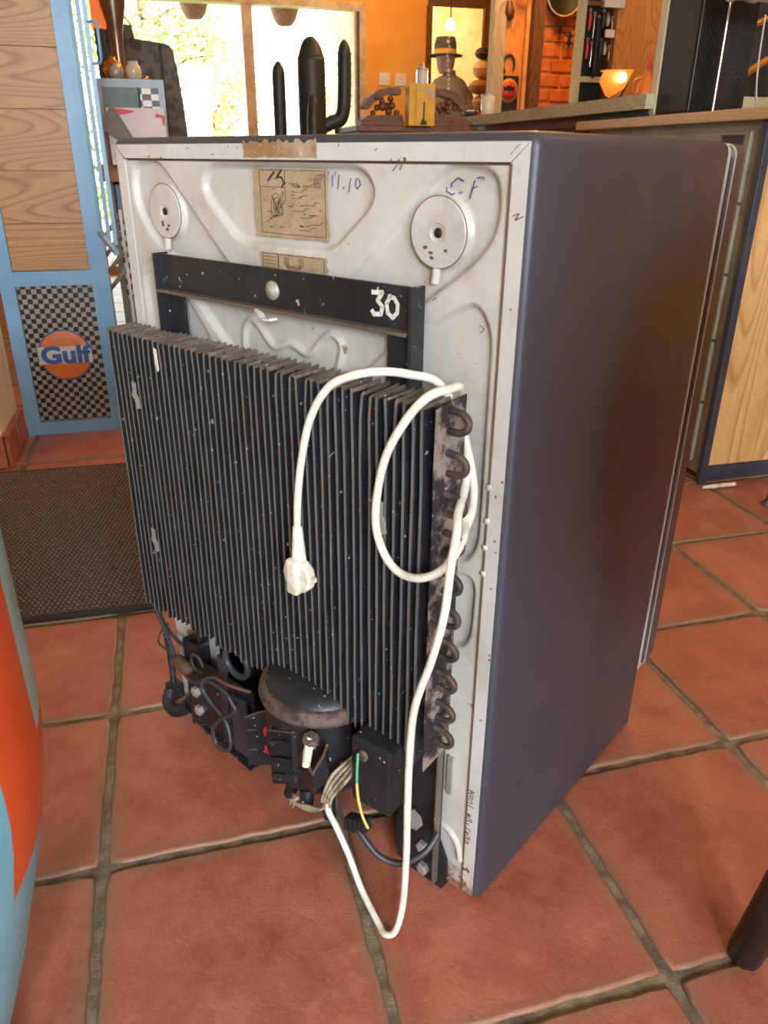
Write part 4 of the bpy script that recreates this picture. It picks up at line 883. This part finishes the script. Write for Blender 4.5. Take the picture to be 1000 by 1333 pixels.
P = [(0, 0), (.36, 0), (.352, .90), (.345, 1.05), (.330, 1.20), (.318, 1.27), (.305, 1.292), (.280, 1.298), (.155, 1.312), (.150, 1.345), (.145, 1.362), (.10, 1.37), (0, 1.37)]
MB().prism(P, 0, .10).build('shell_body', M['olivemetal'], sh); MB().box((.255, -.008, .3), (.268, 0, 1.296)).build('ridge', M['iron'], sh); MB().prism([(x - .03 if x > .1 else x + .04, z - .06 if z > .5 else z + .1) for x, z in P[1:9]] + [(.04, 1.2), (.04, .1)], -.004, 0).build('inner_panel', M['olivemetal'], sh)
cf = thing('copper_funnel', 'polished copper horn standing on the checkered cabinet', 'funnel', (-.105, 3.55, 1.09)); MB().lathe([(.026, .0), (.022, .03), (.020, .12), (.028, .18), (.045, .25), (.058, .38), (.060, .42)], (0, 0, 0), 32).build('horn', M['coppers'], cf)
og = thing('orange_lamp', 'small orange glass panel lamp above the copper horn', 'lamp', (-.17, 3.60, 1.09)); MB().box((-.02, -.01, .18), (.03, .01, .30)).build('panel', M['shade'], og); MB().box((-.015, -.012, 0), (.02, .012, .18)).build('stand', M['iron'], og)
for x, y, s_, mt_, lb in ((-.128, 3.46, .036, 'brass', 'shiny brass lamp globe on the checkered cabinet, upper left of the jar'), (-.118, 3.415, .024, 'bolt', 'small silvery bowl on the checkered cabinet, left of the jar')):
    t = thing('metal_globe', lb, 'ornament', (x, y, 1.09)); MB().lathe([(s_ * .5, 0), (s_ * .9, s_ * .4), (s_, s_ * .9), (s_ * .8, s_ * 1.6), (s_ * .3, s_ * 1.9), (s_ * .35, s_ * 2.1), (.0001, s_ * 2.15)], (0, 0, 0), 20).build('globe', M[mt_], t); MB().lathe([(s_ * 1.03, s_ * .85), (s_ * 1.08, s_ * .9), (s_ * 1.03, s_ * .95)], (0, 0, 0), 20).build('band', M['chrome'], t)
jr = thing('glass_jar', 'round patterned glass jar on the checkered cabinet', 'jar', (-.055, 3.43, 1.09)); MB().lathe([(.018, 0), (.026, .006), (.028, .03), (.024, .045), (.019, .05), (.019, .056)], (0, 0, 0), 16).build('bowl', M['glasswhite'], jr); MB().lathe([(.021, .056), (.020, .061), (.0001, .062)], (0, 0, 0), 16).build('lid', M['bolt'], jr)
kb = thing('brass_finial', 'tiny brass ornament at the right end of the checkered cabinet', 'ornament', (-.012, 3.43, 1.09)); MB().lathe([(.008, 0), (.010, .006), (.006, .014), (.0001, .018)], (0, 0, 0), 12).build('knob', M['brass'], kb)

# ================================================================== CACTUS
ca = thing('cactus', 'black cactus figure with two arms silhouetted against the bright window', 'cactus', (.76, 4.2, 0))
def fluted(mb, pts, rad, fl=8, amp=.12, n=32, sp=6):
    P = [Vector(p) for p in pts]; base = len(mb.v)
    k0 = MB(); k0.tube(pts, rad, n, 0, sp)
    ring = n; L = (len(k0.v) - 2 * n) // n if False else None
    mb.add(k0.v, k0.f, 0, True)
mb = MB(); mb.tube([(0, 0, 0), (0, 0, .6), (0, 0, 1.20), (0, 0, 1.27), (0, 0, 1.32), (.002, 0, 1.345), (.002, 0, 1.353)], [.066, .068, .068, .062, .044, .022, .004], 24, 0, 5); mb.build('stem', M['cactus'], ca)
MB().tube([(.03, 0, .955), (.09, 0, .985), (.135, 0, 1.0), (.155, 0, 1.04), (.162, 0, 1.12), (.164, 0, 1.28), (.164, 0, 1.325), (.164, 0, 1.345)], [.03, .033, .034, .034, .034, .033, .022, .004], 20, 0, 5).build('arm', M['cactus'], ca)
MB().tube([(-.03, 0, .60), (-.10, 0, .62), (-.150, 0, .68), (-.160, 0, .80), (-.160, 0, 1.17), (-.160, 0, 1.225), (-.160, 0, 1.245)], [.03, .031, .031, .031, .031, .02, .004], 20, 0, 5).build('arm', M['cactus'], ca)
MB().tube([(.0, -.06, .7), (-.01, -.085, .78), (-.01, -.09, 1.0), (-.01, -.088, 1.08), (-.01, -.085, 1.10)], [.03, .034, .034, .02, .004], 18, 0, 5).build('arm', M['cactus'], ca)
mb = MB()
for x, r_, za, zb in ((0, .068, .7, 1.30), (.164, .034, 1.06, 1.32), (-.160, .031, .7, 1.22)):
    for s_ in (-1, 1):
        z = za
        while z < zb: mb.tube([(x + s_ * (r_ - .004), 0, z), (x + s_ * (r_ + .006), 0, z + .004)], [.003, .0008], 5); z += .045
tag(mb.build('spines', M['cactus'], ca), kind='stuff')
MB().lathe([(.11, 0), (.13, .02), (.15, .16), (.14, .17), (.0001, .15)], (0, 0, 0), 24).build('pot', M['iron'], ca)

# ================================================================== GARDEN
gd = struct(MB().box((-6, 6.66, -.12), (12, 22, -.02)).build('ground_garden', M['lawn']))
for (x, z, y, lab) in ((.37, 1.79, 6.85, 'hanging brown planter outside the left window pane'), (1.045, 1.775, 6.85, 'hanging brown planter outside the right window pane')):
    t = thing('hanging_planter', lab, 'planter', (x, y, z)); MB().lathe([(.0001, -.035), (.055, -.032), (.085, .005), (.108, .07), (.112, .078), (.10, .078), (.0001, .06)], (0, 0, 0), 20).build('bowl', M['rope'], t)
    mb = MB()
    for k in range(3): a = k * 2.1; mb.tube([(.08 * math.cos(a), .08 * math.sin(a), .075), (0, 0, .78)], .003, 6)
    mb.build('chain', M['iron'], t)
struct(MB().box((-3.1, 6.65, 2.56), (1.55, 7.2, 2.6)).build('trim_eave', M['ceil']))
def tree(label, x, y, hgt, cr, n_, seed):
    t = thing('garden_tree', label, 'tree', (x, y, -.02)); r = random.Random(seed); V = []; F = []
    MB().tube([(0, 0, 0), (.04, 0, hgt * .3), (-.03, .04, hgt * .6), (.05, 0, hgt * .95)], [.07, .055, .04, .01], 10, 0, 4).build('trunk', M['bark'], t)
    mb = MB()
    for k in range(12): a = r.uniform(0, 6.3); z = hgt * r.uniform(.2, .7); mb.tube([(0, 0, z), (cr * .4 * math.cos(a), cr * .4 * math.sin(a), z + .3), (cr * .75 * math.cos(a), cr * .75 * math.sin(a), z + .35)], [.025, .015, .005], 6, 0, 3)
    mb.build('branches', M['bark'], t)
    cl = [(r.uniform(-1, 1) * cr * .8, r.uniform(-1, 1) * cr * .8, r.uniform(.1, 1) * hgt, r.uniform(.25, .5)) for _ in range(26)]
    for k in range(n_):
        c_ = r.choice(cl); d = Vector((r.gauss(0, 1), r.gauss(0, 1), r.gauss(0, 1))).normalized() * c_[3] * r.uniform(.4, 1)
        p = Vector(c_[:3]) + d; u = Vector((r.gauss(0, 1), r.gauss(0, 1), r.gauss(0, 1))).normalized(); v_ = u.orthogonal().normalized(); s_ = r.uniform(.025, .05); b = len(V)
        V += [p - u * s_, p + v_ * s_ * .45, p + u * s_, p - v_ * s_ * .45]; F.append((b, b + 1, b + 2, b + 3))
    me = bpy.data.meshes.new('foliage'); me.from_pydata([tuple(q) for q in V], [], F); me.materials.append(M['leaf']); me.update(); tag(link('foliage', me, t), kind='stuff')
tree('leafy garden tree behind the left window pane, nearest the dark steel panel', .0, 9.8, 3.2, 1.05, 9000, 1)
tree('leafy garden bush behind the window mullion', .85, 12.4, 2.1, .6, 4500, 2)
tree('low garden bush at the right side of the right window pane', 2.55, 11.0, 1.75, .5, 3500, 3)

# ================================================================== BACK WALL THINGS
for x, lb in ((1.742, 'white wall socket on the ochre wall, left one'), (1.872, 'white wall socket on the ochre wall, right one')):
    t = thing('wall_socket', lb, 'socket', (x, 6.5, 1.378)); MB().box((-.043, -.012, -.043), (.043, 0, .043), bev=.004).build('plate', M['white'], t); MB().lathe([(.028, 0), (.028, .003), (.024, .004), (.0001, .0035)], (0, 0, 0), 18, 0, Matrix.Translation((0, -.012, 0)) @ Matrix.Rotation(PI / 2, 4, 'X')).build('insert', M['white'], t)
sbd = thing('sideboard', 'dark wooden sideboard behind the refrigerator carrying the carved pieces', 'sideboard', (.84, 3.55, 0)); MB().box((0, 0, 0), (.54, .42, .93)).build('body', M['carved'], sbd); MB().box((-.015, -.02, .93), (.535, .44, .9535), bev=.004).build('top', M['carved'], sbd)
def carved(label, x, flip):
    t = thing('carved_bracket', label, 'ornament', (x, 3.62, .9535)); s_ = -1 if flip else 1
    arch = [(-.085, .078), (-.06, .108), (-.02, .138), (.03, .150), (.075, .150), (.085, .140), (.082, .122), (.045, .124), (0, .112), (-.035, .088), (-.055, .066), (-.075, .066)]
    MB().prism([(s_ * a, b) for a, b in arch], -.035, .035).build('arch', M['carved'], t)
    MB().box((-.095, -.05, 0), (.095, .05, .022), bev=.004).prism([(s_ * a, b) for a, b in [(-.095, .022), (-.06, .042), (.09, .046), (.095, .022)]], -.04, .04).build('plinth', M['carved'], t)
    r = random.Random(int(x * 100)); mb = MB()
    for k in range(16):
        a, b = s_ * r.uniform(-.04, .075), r.uniform(.045, .115); rr_ = r.uniform(.010, .018); mb.lathe([(.0001, -rr_), (rr_ * .8, -rr_ * .6), (rr_, 0), (rr_ * .8, rr_ * .6), (.0001, rr_)], (a, r.uniform(-.03, 0), b), 8)
    mb.build('carved_scrollwork', M['carved'], t)
carved('carved dark wooden bracket with curved top, left of the yellow case', .952, False); carved('carved dark wooden bracket with curved top, right of the yellow case', 1.262, True)
yb = thing('yellow_case', 'upright yellow case with metal clasp between two carved brackets', 'case', (1.098, 3.50, .9535)); MB().box((-.058, -.02, 0), (.058, .04, .158), bev=.003).build('body', M['yellowbox'], yb)
MB().prism([(-.02, .13), (.035, .128), (.04, .10), (.05, .10), (.05, .14), (-.02, .138)], -.023, -.0202).build('clasp', M['bolt'], yb); MB().prism([(-.002, .02), (.004, .03), (.006, .09), (.012, .09), (.012, .02), (.022, .02), (.022, .005), (-.008, .005)], -.023, -.0202).build('metal_emblem', M['steeld'], yb); MB().box((-.030, -.0212, 0.002), (-.026, -.0195, .156)).build('edge_line', M['jug'], yb)
ln = thing('table_lighter', 'small chrome and glass dispenser standing on the yellow case', 'dispenser', (1.105, 3.51, 1.1115))
MB().lathe([(.022, 0), (.022, .05), (.020, .052)], (0, 0, 0), 16).build('glass_body', M['glasswhite'], ln); MB().lathe([(.026, .052), (.026, .058), (.010, .060), (.009, .075), (.004, .078), (.0001, .08)], (0, 0, 0), 16).build('cap', M['bolt'], ln)
for a in (-.024, .024): MB().tube([(a, 0, 0), (a, 0, .056)], .003, 6).build('rod', M['chrome'], ln)
# statue, balls, bulb
sg = thing('dressed_figure', 'life-size display figure with felt hat and grey coat seen through the opening', 'statue', (2.075, 5.95, 0))
MB().lathe([(.13, .0), (.13, .45), (.15, .80), (.17, 1.0), (.18, 1.15), (.165, 1.27), (.11, 1.34), (.05, 1.37), (.045, 1.40)], (0, 0, 0), 24, 0, None, True, 1, .6).build('coat', M['statue'], sg)
MB().lathe([(.045, 1.38), (.06, 1.42), (.068, 1.47), (.062, 1.53), (.03, 1.56)], (-.03, 0, 0), 18).build('head', M['skin'], sg)
MB().tube([(.12, -.02, 1.24), (.17, -.06, 1.08), (.12, -.12, .95)], [.055, .045, .035], 12, 0, 4).build('sleeve', M['statue'], sg); MB().tube([(-.14, -.02, 1.24), (-.19, -.06, 1.08), (-.14, -.14, .98)], [.055, .045, .035], 12, 0, 4).build('sleeve', M['statue'], sg)
ht = MB().lathe([(.125, 1.485), (.12, 1.492), (.078, 1.498), (.078, 1.56), (.066, 1.60), (.0001, 1.605)], (-.035, 0, 0), 24).build('hat', M['hat'], sg); MB().lathe([(.0795, 1.497), (.0795, 1.525), (.078, 1.526)], (-.035, 0, 0), 24).build('hat_band', M['hatband'], ht)
lb_ = thing('string_light', 'bright bulb with a string of glass crystals hanging in the opening', 'lamp', (1.845, 5.3, 1.58)); MB().lathe([(.0001, -.03), (.02, -.024), (.03, 0), (.022, .022), (.012, .035), (.0001, .036)], (0, 0, 0), 18).build('bulb', M['bulb'], lb_)
MB().tube([(0, 0, .03), (0, 0, 1.02)], .004, 6).build('flex', M['iron'], lb_)
mb = MB()
for k in range(12): rr_ = .010 + .004 * (k % 2); mb.lathe([(.0001, -rr_), (rr_, 0), (.0001, rr_)], (rnd.uniform(-.012, .012), 0, -.06 - k * .026), 6)
tag(mb.build('crystals', M['glasswhite'], lb_), kind='stuff')
rk = thing('ball_rack', 'dark rack behind the post with a column of old balls', 'rack', (2.235, 5.62, 0)); MB().box((-.0, .10, 0), (.12, .14, 1.75)).box((-.13, -.10, 0), (.13, .10, .929)).build('upright', M['beam'], rk)
zb = .93
for k, (r_, mt_, sq, lb) in enumerate([(.06, 'ball_brown', .8, 'brown leather ball at the bottom of the ball column'), (.055, 'ball_red', .95, 'red ball second from the bottom of the ball column'), (.056, 'ball_tan', .85, 'tan ball third from the bottom of the ball column'), (.076, 'ball_brown', .62, 'wide brown ball in the middle of the ball column'), (.060, 'ball_white', .95, 'cream ball with red panel near the top of the ball column'), (.052, 'ball_black', .72, 'black and red ball on top of the ball column')]):
    t = thing('ball', lb, 'ball', (2.185 - (.01 if k == 3 else 0), 5.6, zb + r_ * sq)); MB().lathe([(.0001, -r_ * sq)] + [(r_ * math.cos(a), r_ * sq * math.sin(a)) for a in np.linspace(-1.3, 1.3, 9)] + [(.0001, r_ * sq)], (0, 0, 0), 20).build('cover', M[mt_], t)
    MB().tube([(r_ * 1.002 * math.cos(a), r_ * 1.002 * math.sin(a), .0) for a in np.linspace(0, 2 * PI, 24)[:-1]], .0022, 5, 0, 0, True).build('stitching', M['ball_red' if k > 3 else 'carved'], t)
    zb += 2 * r_ * sq
# post, board, horseshoe, sticker, beam, bricks
struct(MB().box((1.835, 4.55, 0), (1.905, 4.62, ZC)).build('trim_post', M['postwood']))
bdw = struct(MB().box((1.905, 4.58, 0), (2.022, 4.63, ZC)).build('trim_board', M['pinewood'])); struct(MB().box((2.022, 4.55, 0), (2.044, 4.63, ZC)).build('trim_batten', M['mortar'])); struct(MB().box((2.044, 4.50, 0), (2.108, 4.64, ZC)).build('trim_beam', M['beam']))
hs = tag(MB().tube([(1.943 + .034 * math.cos(a), 4.572, 1.305 + .048 * math.sin(a)) for a in np.linspace(-.55, PI + .95, 18)], .0075, 8).build('horseshoe', M['steeld']), 'rusty horseshoe hanging on the orange board', 'horseshoe')
sk = thing('round_sign', 'black card with round red and gold winged emblem below the horseshoe', 'sign', (1.952, 4.574, 1.165)); sk.scale = (1.2, 1, 1.15); MB().box((-.048, -.003, -.085), (.048, .003, .075)).build('card', M['iron'], sk)
T4 = Matrix.Translation((0, -.003, .012)) @ Matrix.Rotation(PI / 2, 4, 'X'); MB().lathe([(.046, 0), (.046, .002), (.0001, .002)], (0, 0, 0), 28, 0, T4, True, 1, 1.15).build('gold_ring', M['ball_tan'], sk)
T4 = Matrix.Translation((0, -.005, .012)) @ Matrix.Rotation(PI / 2, 4, 'X'); MB().lathe([(.036, 0), (.036, .002), (.0001, .002)], (0, 0, 0), 28, 0, T4, True, 1, 1.15).build('red_field', M['red'], sk)
MB().prism([(0, -.012), (.006, .002), (.024, -.004), (.028, .018), (.016, .014), (.008, .026), (.003, .018), (0, .024), (-.003, .018), (-.008, .026), (-.016, .014), (-.028, .018), (-.024, -.004), (-.006, .002)], -.0085, -.0072).build('winged_emblem', M['iron'], sk).location = (0, 0, .012)
MB().box((-.03, -.004, -.076), (.03, -.003, -.066)).build('caption_strip', M['steeld'], sk)
tag(MB().tube([(1.915, 4.56, 1.60), (1.92, 4.555, 1.55), (1.935, 4.56, 1.52)], [.018, .03, .016], 12, 0, 4).build('leather_pouch', M['carved']), 'dark leather pouch hanging above the horseshoe', 'pouch')
mb = MB()
for k in range(26): a = -2.9 + k * .11; mb.tube([(2.00, 4.545, 1.66), (2.00 + .07 * math.cos(a), 4.54, 1.66 + .09 * math.sin(a))], [.004, .001], 5)
t = tag(mb.build('straw_tassel', M['pinewood']), 'orange straw tassel hanging at the top of the beam', 'tassel')
wbk = struct(MB().box((2.108, 4.60, 0), (2.75, 4.75, ZC)).build('wall_brick', M['mortar']))
bm_ = [MB().box((-.075, -.012, -.031), (.075, .01, .031), bev=.005).mesh('brick', [M['brick']]), MB().box((-.045, -.010, -.030), (.045, .01, .031), bev=.006).mesh('brick', [M['brick']])]
for k in range(11):
    z = .94 + k * .074; xs_ = [(2.16, 1), (2.285, 0)] if k % 2 else [(2.19, 0), (2.32, 1)]
    for x, q in xs_: o = link('brick', bm_[q], wbk, (x + rnd.uniform(-.004, .004), 4.60, z)); o.rotation_euler = (0, rnd.uniform(-.02, .02), 0)
pn = thing('hanging_pan', 'dark round pan with a pale rim hanging on the brick wall', 'pan', (2.225, 4.53, 1.64)); T4 = Matrix.Rotation(PI / 2, 4, 'X')
MB().lathe([(.0001, -.02), (.088, -.02), (.098, .005), (.094, .006), (.085, -.012), (.0001, -.014)], (0, 0, 0), 32, 0, T4).build('bowl', M['iron'], pn); MB().tube([(.1 * math.cos(a), -.004, .1 * math.sin(a)) for a in np.linspace(0, 2 * PI, 33)[:-1]], .0045, 8, 0, 0, True).build('rim', M['creamedge'], pn); MB().box((-.008, -.006, .1), (.008, .0, .26)).build('handle', M['iron'], pn)
def bug(x, z, s_, lb):
    t = thing('iron_figure', lb, 'ornament', (x, 4.545, z)); MB().lathe([(.0001, -.03 * s_), (.010 * s_, -.02 * s_), (.008 * s_, 0), (.013 * s_, .015 * s_), (.006 * s_, .03 * s_), (.0001, .034 * s_)], (0, 0, 0), 12, 0, None, True, 1, .5).build('body', M['iron'], t)
    mb = MB()
    for sgn in (-1, 1):
        mb.tube([(0, 0, .01 * s_), (sgn * .022 * s_, 0, .016 * s_), (sgn * .028 * s_, 0, .026 * s_)], .003 * s_, 6); mb.tube([(0, 0, -.015 * s_), (sgn * .020 * s_, 0, -.020 * s_), (sgn * .026 * s_, 0, -.028 * s_)], .003 * s_, 6)
    mb.tube([(0, 0, .03 * s_), (0, .05, .03 * s_)], .002, 6); mb.build('limbs', M['iron'], t)
bug(2.335, 1.515, 1.15, 'black iron figure on the brick wall, upper right of three'); bug(2.225, 1.485, 1.0, 'black iron figure on the brick wall, left of three'); bug(2.285, 1.435, 1.2, 'black iron figure on the brick wall, lowest of three')
# tool shelf
ts = thing('tool_rack', 'weathered wooden frame rack hung with tools behind the counter', 'rack', (1.87, 3.62, 0))
MB().box((0, 0, .0), (.022, .05, 1.75)).build('post', M['greywood'], ts); MB().box((.155, 0, 0), (.175, .05, 1.75)).build('post', M['beam'], ts); MB().box((.022, 0, 1.15), (.155, .04, 1.172)).build('rail', M['greywood'], ts); MB().box((.022, 0, 1.445), (.155, .04, 1.462)).build('rail', M['beam'], ts); MB().box((.022, .04, 0), (.40, .05, 1.75)).build('backboard', M['iron'], ts); MB().box((.175, .02, 0), (.62, .04, 1.75)).build('pine_panel', M['pinewood'], ts); MB().box((.10, -.01, 1.44), (.20, .02, 1.475)).build('white_bracket', M['white'], ts)
kinds = [('red', .006, .07), ('chrome', .004, .09), ('iron', .012, .12), ('steeld', .008, .06), ('bolt', .010, .04), ('brass', .005, .05)]
names = ['red handled tool', 'slim chrome tool', 'black flat tool', 'grey short tool', 'pale metal tool', 'brass tool']
pos = ['far left', 'left', 'centre left', 'centre', 'centre right', 'right', 'far right']
for k in range(12):
    mt_, r_, L_ = kinds[k % 6]; x = 1.903 + (k % 6) * .022; z = 1.42 - (k // 6) * .11 - (k % 3) * .012
    t = thing('hanging_tool', '%s hanging %s in the %s row of the weathered tool rack' % (names[k % 6], pos[k % 6], 'upper' if k < 6 else 'lower'), 'tool', (x, 3.605, z))
    MB().tube([(0, 0, 0), (.002, 0, -L_ * .5), (0, 0, -L_)], [r_ * .5, r_, r_ * .6], 8).build('grip', M[mt_], t); MB().tube([(.006 * math.cos(a), 0, .006 * math.sin(a) + .004) for a in np.linspace(0, 2 * PI, 10)[:-1]], .0014, 5, 0, 0, True).build('ring', M['bolt'], t)
tag(MB().box((1.985, 3.600, 1.325), (2.03, 3.612, 1.355), bev=.002).build('paper_tag', M['paper']), 'small white tag hanging among the tools on the rack', 'tag')
# lamp with amber shade and jug
la = thing('table_lamp', 'small table lamp with amber angular shade and glowing bulb on the rough slab', 'lamp', (1.70, 2.95, 1.0))
MB().lathe([(.035, 0), (.035, .008), (.006, .014), (.005, .05)], (.03, .03, 0), 16).build('base', M['iron'], la)
MB().tube([(.03, .03, .04), (.055, .03, .09), (.05, .02, .125), (.02, .0, .13)], .004, 8, 0, 5).build('arm', M['iron'], la)
mb = MB(); mb.prism([(-.078, .095), (-.062, .128), (.058, .132), (.030, .075), (-.030, .042), (-.046, .048)], 0, .004); mb.prism([(-.062, .128), (.058, .132), (.055, .136), (-.06, .132)], -.004, .03); mb.build('shade', M['shade'], la)
MB().lathe([(.0001, -.018), (.014, -.012), (.018, 0), (.012, .014), (.0001, .018)], (0, 0, 0), 16, 0, Matrix.Translation((.004, -.018, .108))).build('bulb', M['bulb'], la)
point('table_lamp_light', (1.70, 2.86, 1.16), .7, (1, .66, .3), .02)
jg = thing('stoneware_jug', 'orange stoneware jug with stopper behind the amber lamp', 'jug', (1.885, 3.05, 1.0)); MB().lathe([(.028, 0), (.036, .01), (.038, .06), (.034, .10), (.016, .125), (.013, .14), (.016, .145)], (0, 0, 0), 24).build('body', M['jug'], jg); MB().lathe([(.010, .143), (.012, .16), (.008, .17), (.009, .185), (.0001, .188)], (0, 0, 0), 12).build('stopper', M['ball_red'], jg); MB().tube([(-.030, 0, .06), (-.055, 0, .075), (-.055, 0, .11), (-.020, 0, .12)], .005, 8, 0, 5).build('handle', M['jug'], jg)
ds = thing('dish', 'small metal dish on the rough slab beside the amber lamp', 'dish', (1.80, 2.80, 1.0)); MB().lathe([(.025, 0), (.028, .004), (.045, .014), (.043, .016), (.024, .006), (.0001, .006)], (0, 0, 0), 20).build('plate', M['bolt'], ds); MB().lathe([(.018, .006), (.02, .016), (.012, .022), (.0001, .024)], (0, 0, 0), 12).build('soap', M['white'], ds)
gl = thing('tumbler', 'ribbed glass tumbler at the far left end of the rough slab', 'glass', (1.435, 3.58, 1.0)); MB().lathe([(.026, 0), (.030, .004), (.032, .085), (.030, .085), (.027, .006), (.0001, .006)], (0, 0, 0), 18).build('glass_body', M['glasswhite'], gl); MB().lathe([(.0325, .08), (.0335, .083), (.0325, .086)], (0, 0, 0), 18).build('rim', M['bolt'], gl)
cn = thing('glass_ashtray', 'low dark glass bowl beside the ribbed tumbler', 'bowl', (1.392, 3.68, 1.0)); MB().lathe([(.02, 0), (.034, .010), (.036, .022), (.032, .022), (.02, .008), (.0001, .008)], (0, 0, 0), 18).build('bowl', M['steeld'], cn); MB().tube([(-.02, 0, .022), (.02, 0, .026)], .004, 6).build('cigar', M['bolt'], cn)

# groups of look-alike things
G = {'ball': 'old balls in the column', 'hanging_tool': 'tools hanging on the weathered rack', 'wall_socket': 'sockets on the ochre wall', 'garden_tree': 'trees and bushes in the garden', 'hanging_planter': 'planters hanging outside the window', 'iron_figure': 'iron figures on the brick wall', 'carved_bracket': 'carved brackets on the sideboard', 'metal_globe': 'metal ornaments on the checkered cabinet'}
for o in C.objects:
    if o.parent is None and o.name.split('.')[0] in G: o['group'] = G[o.name.split('.')[0]]
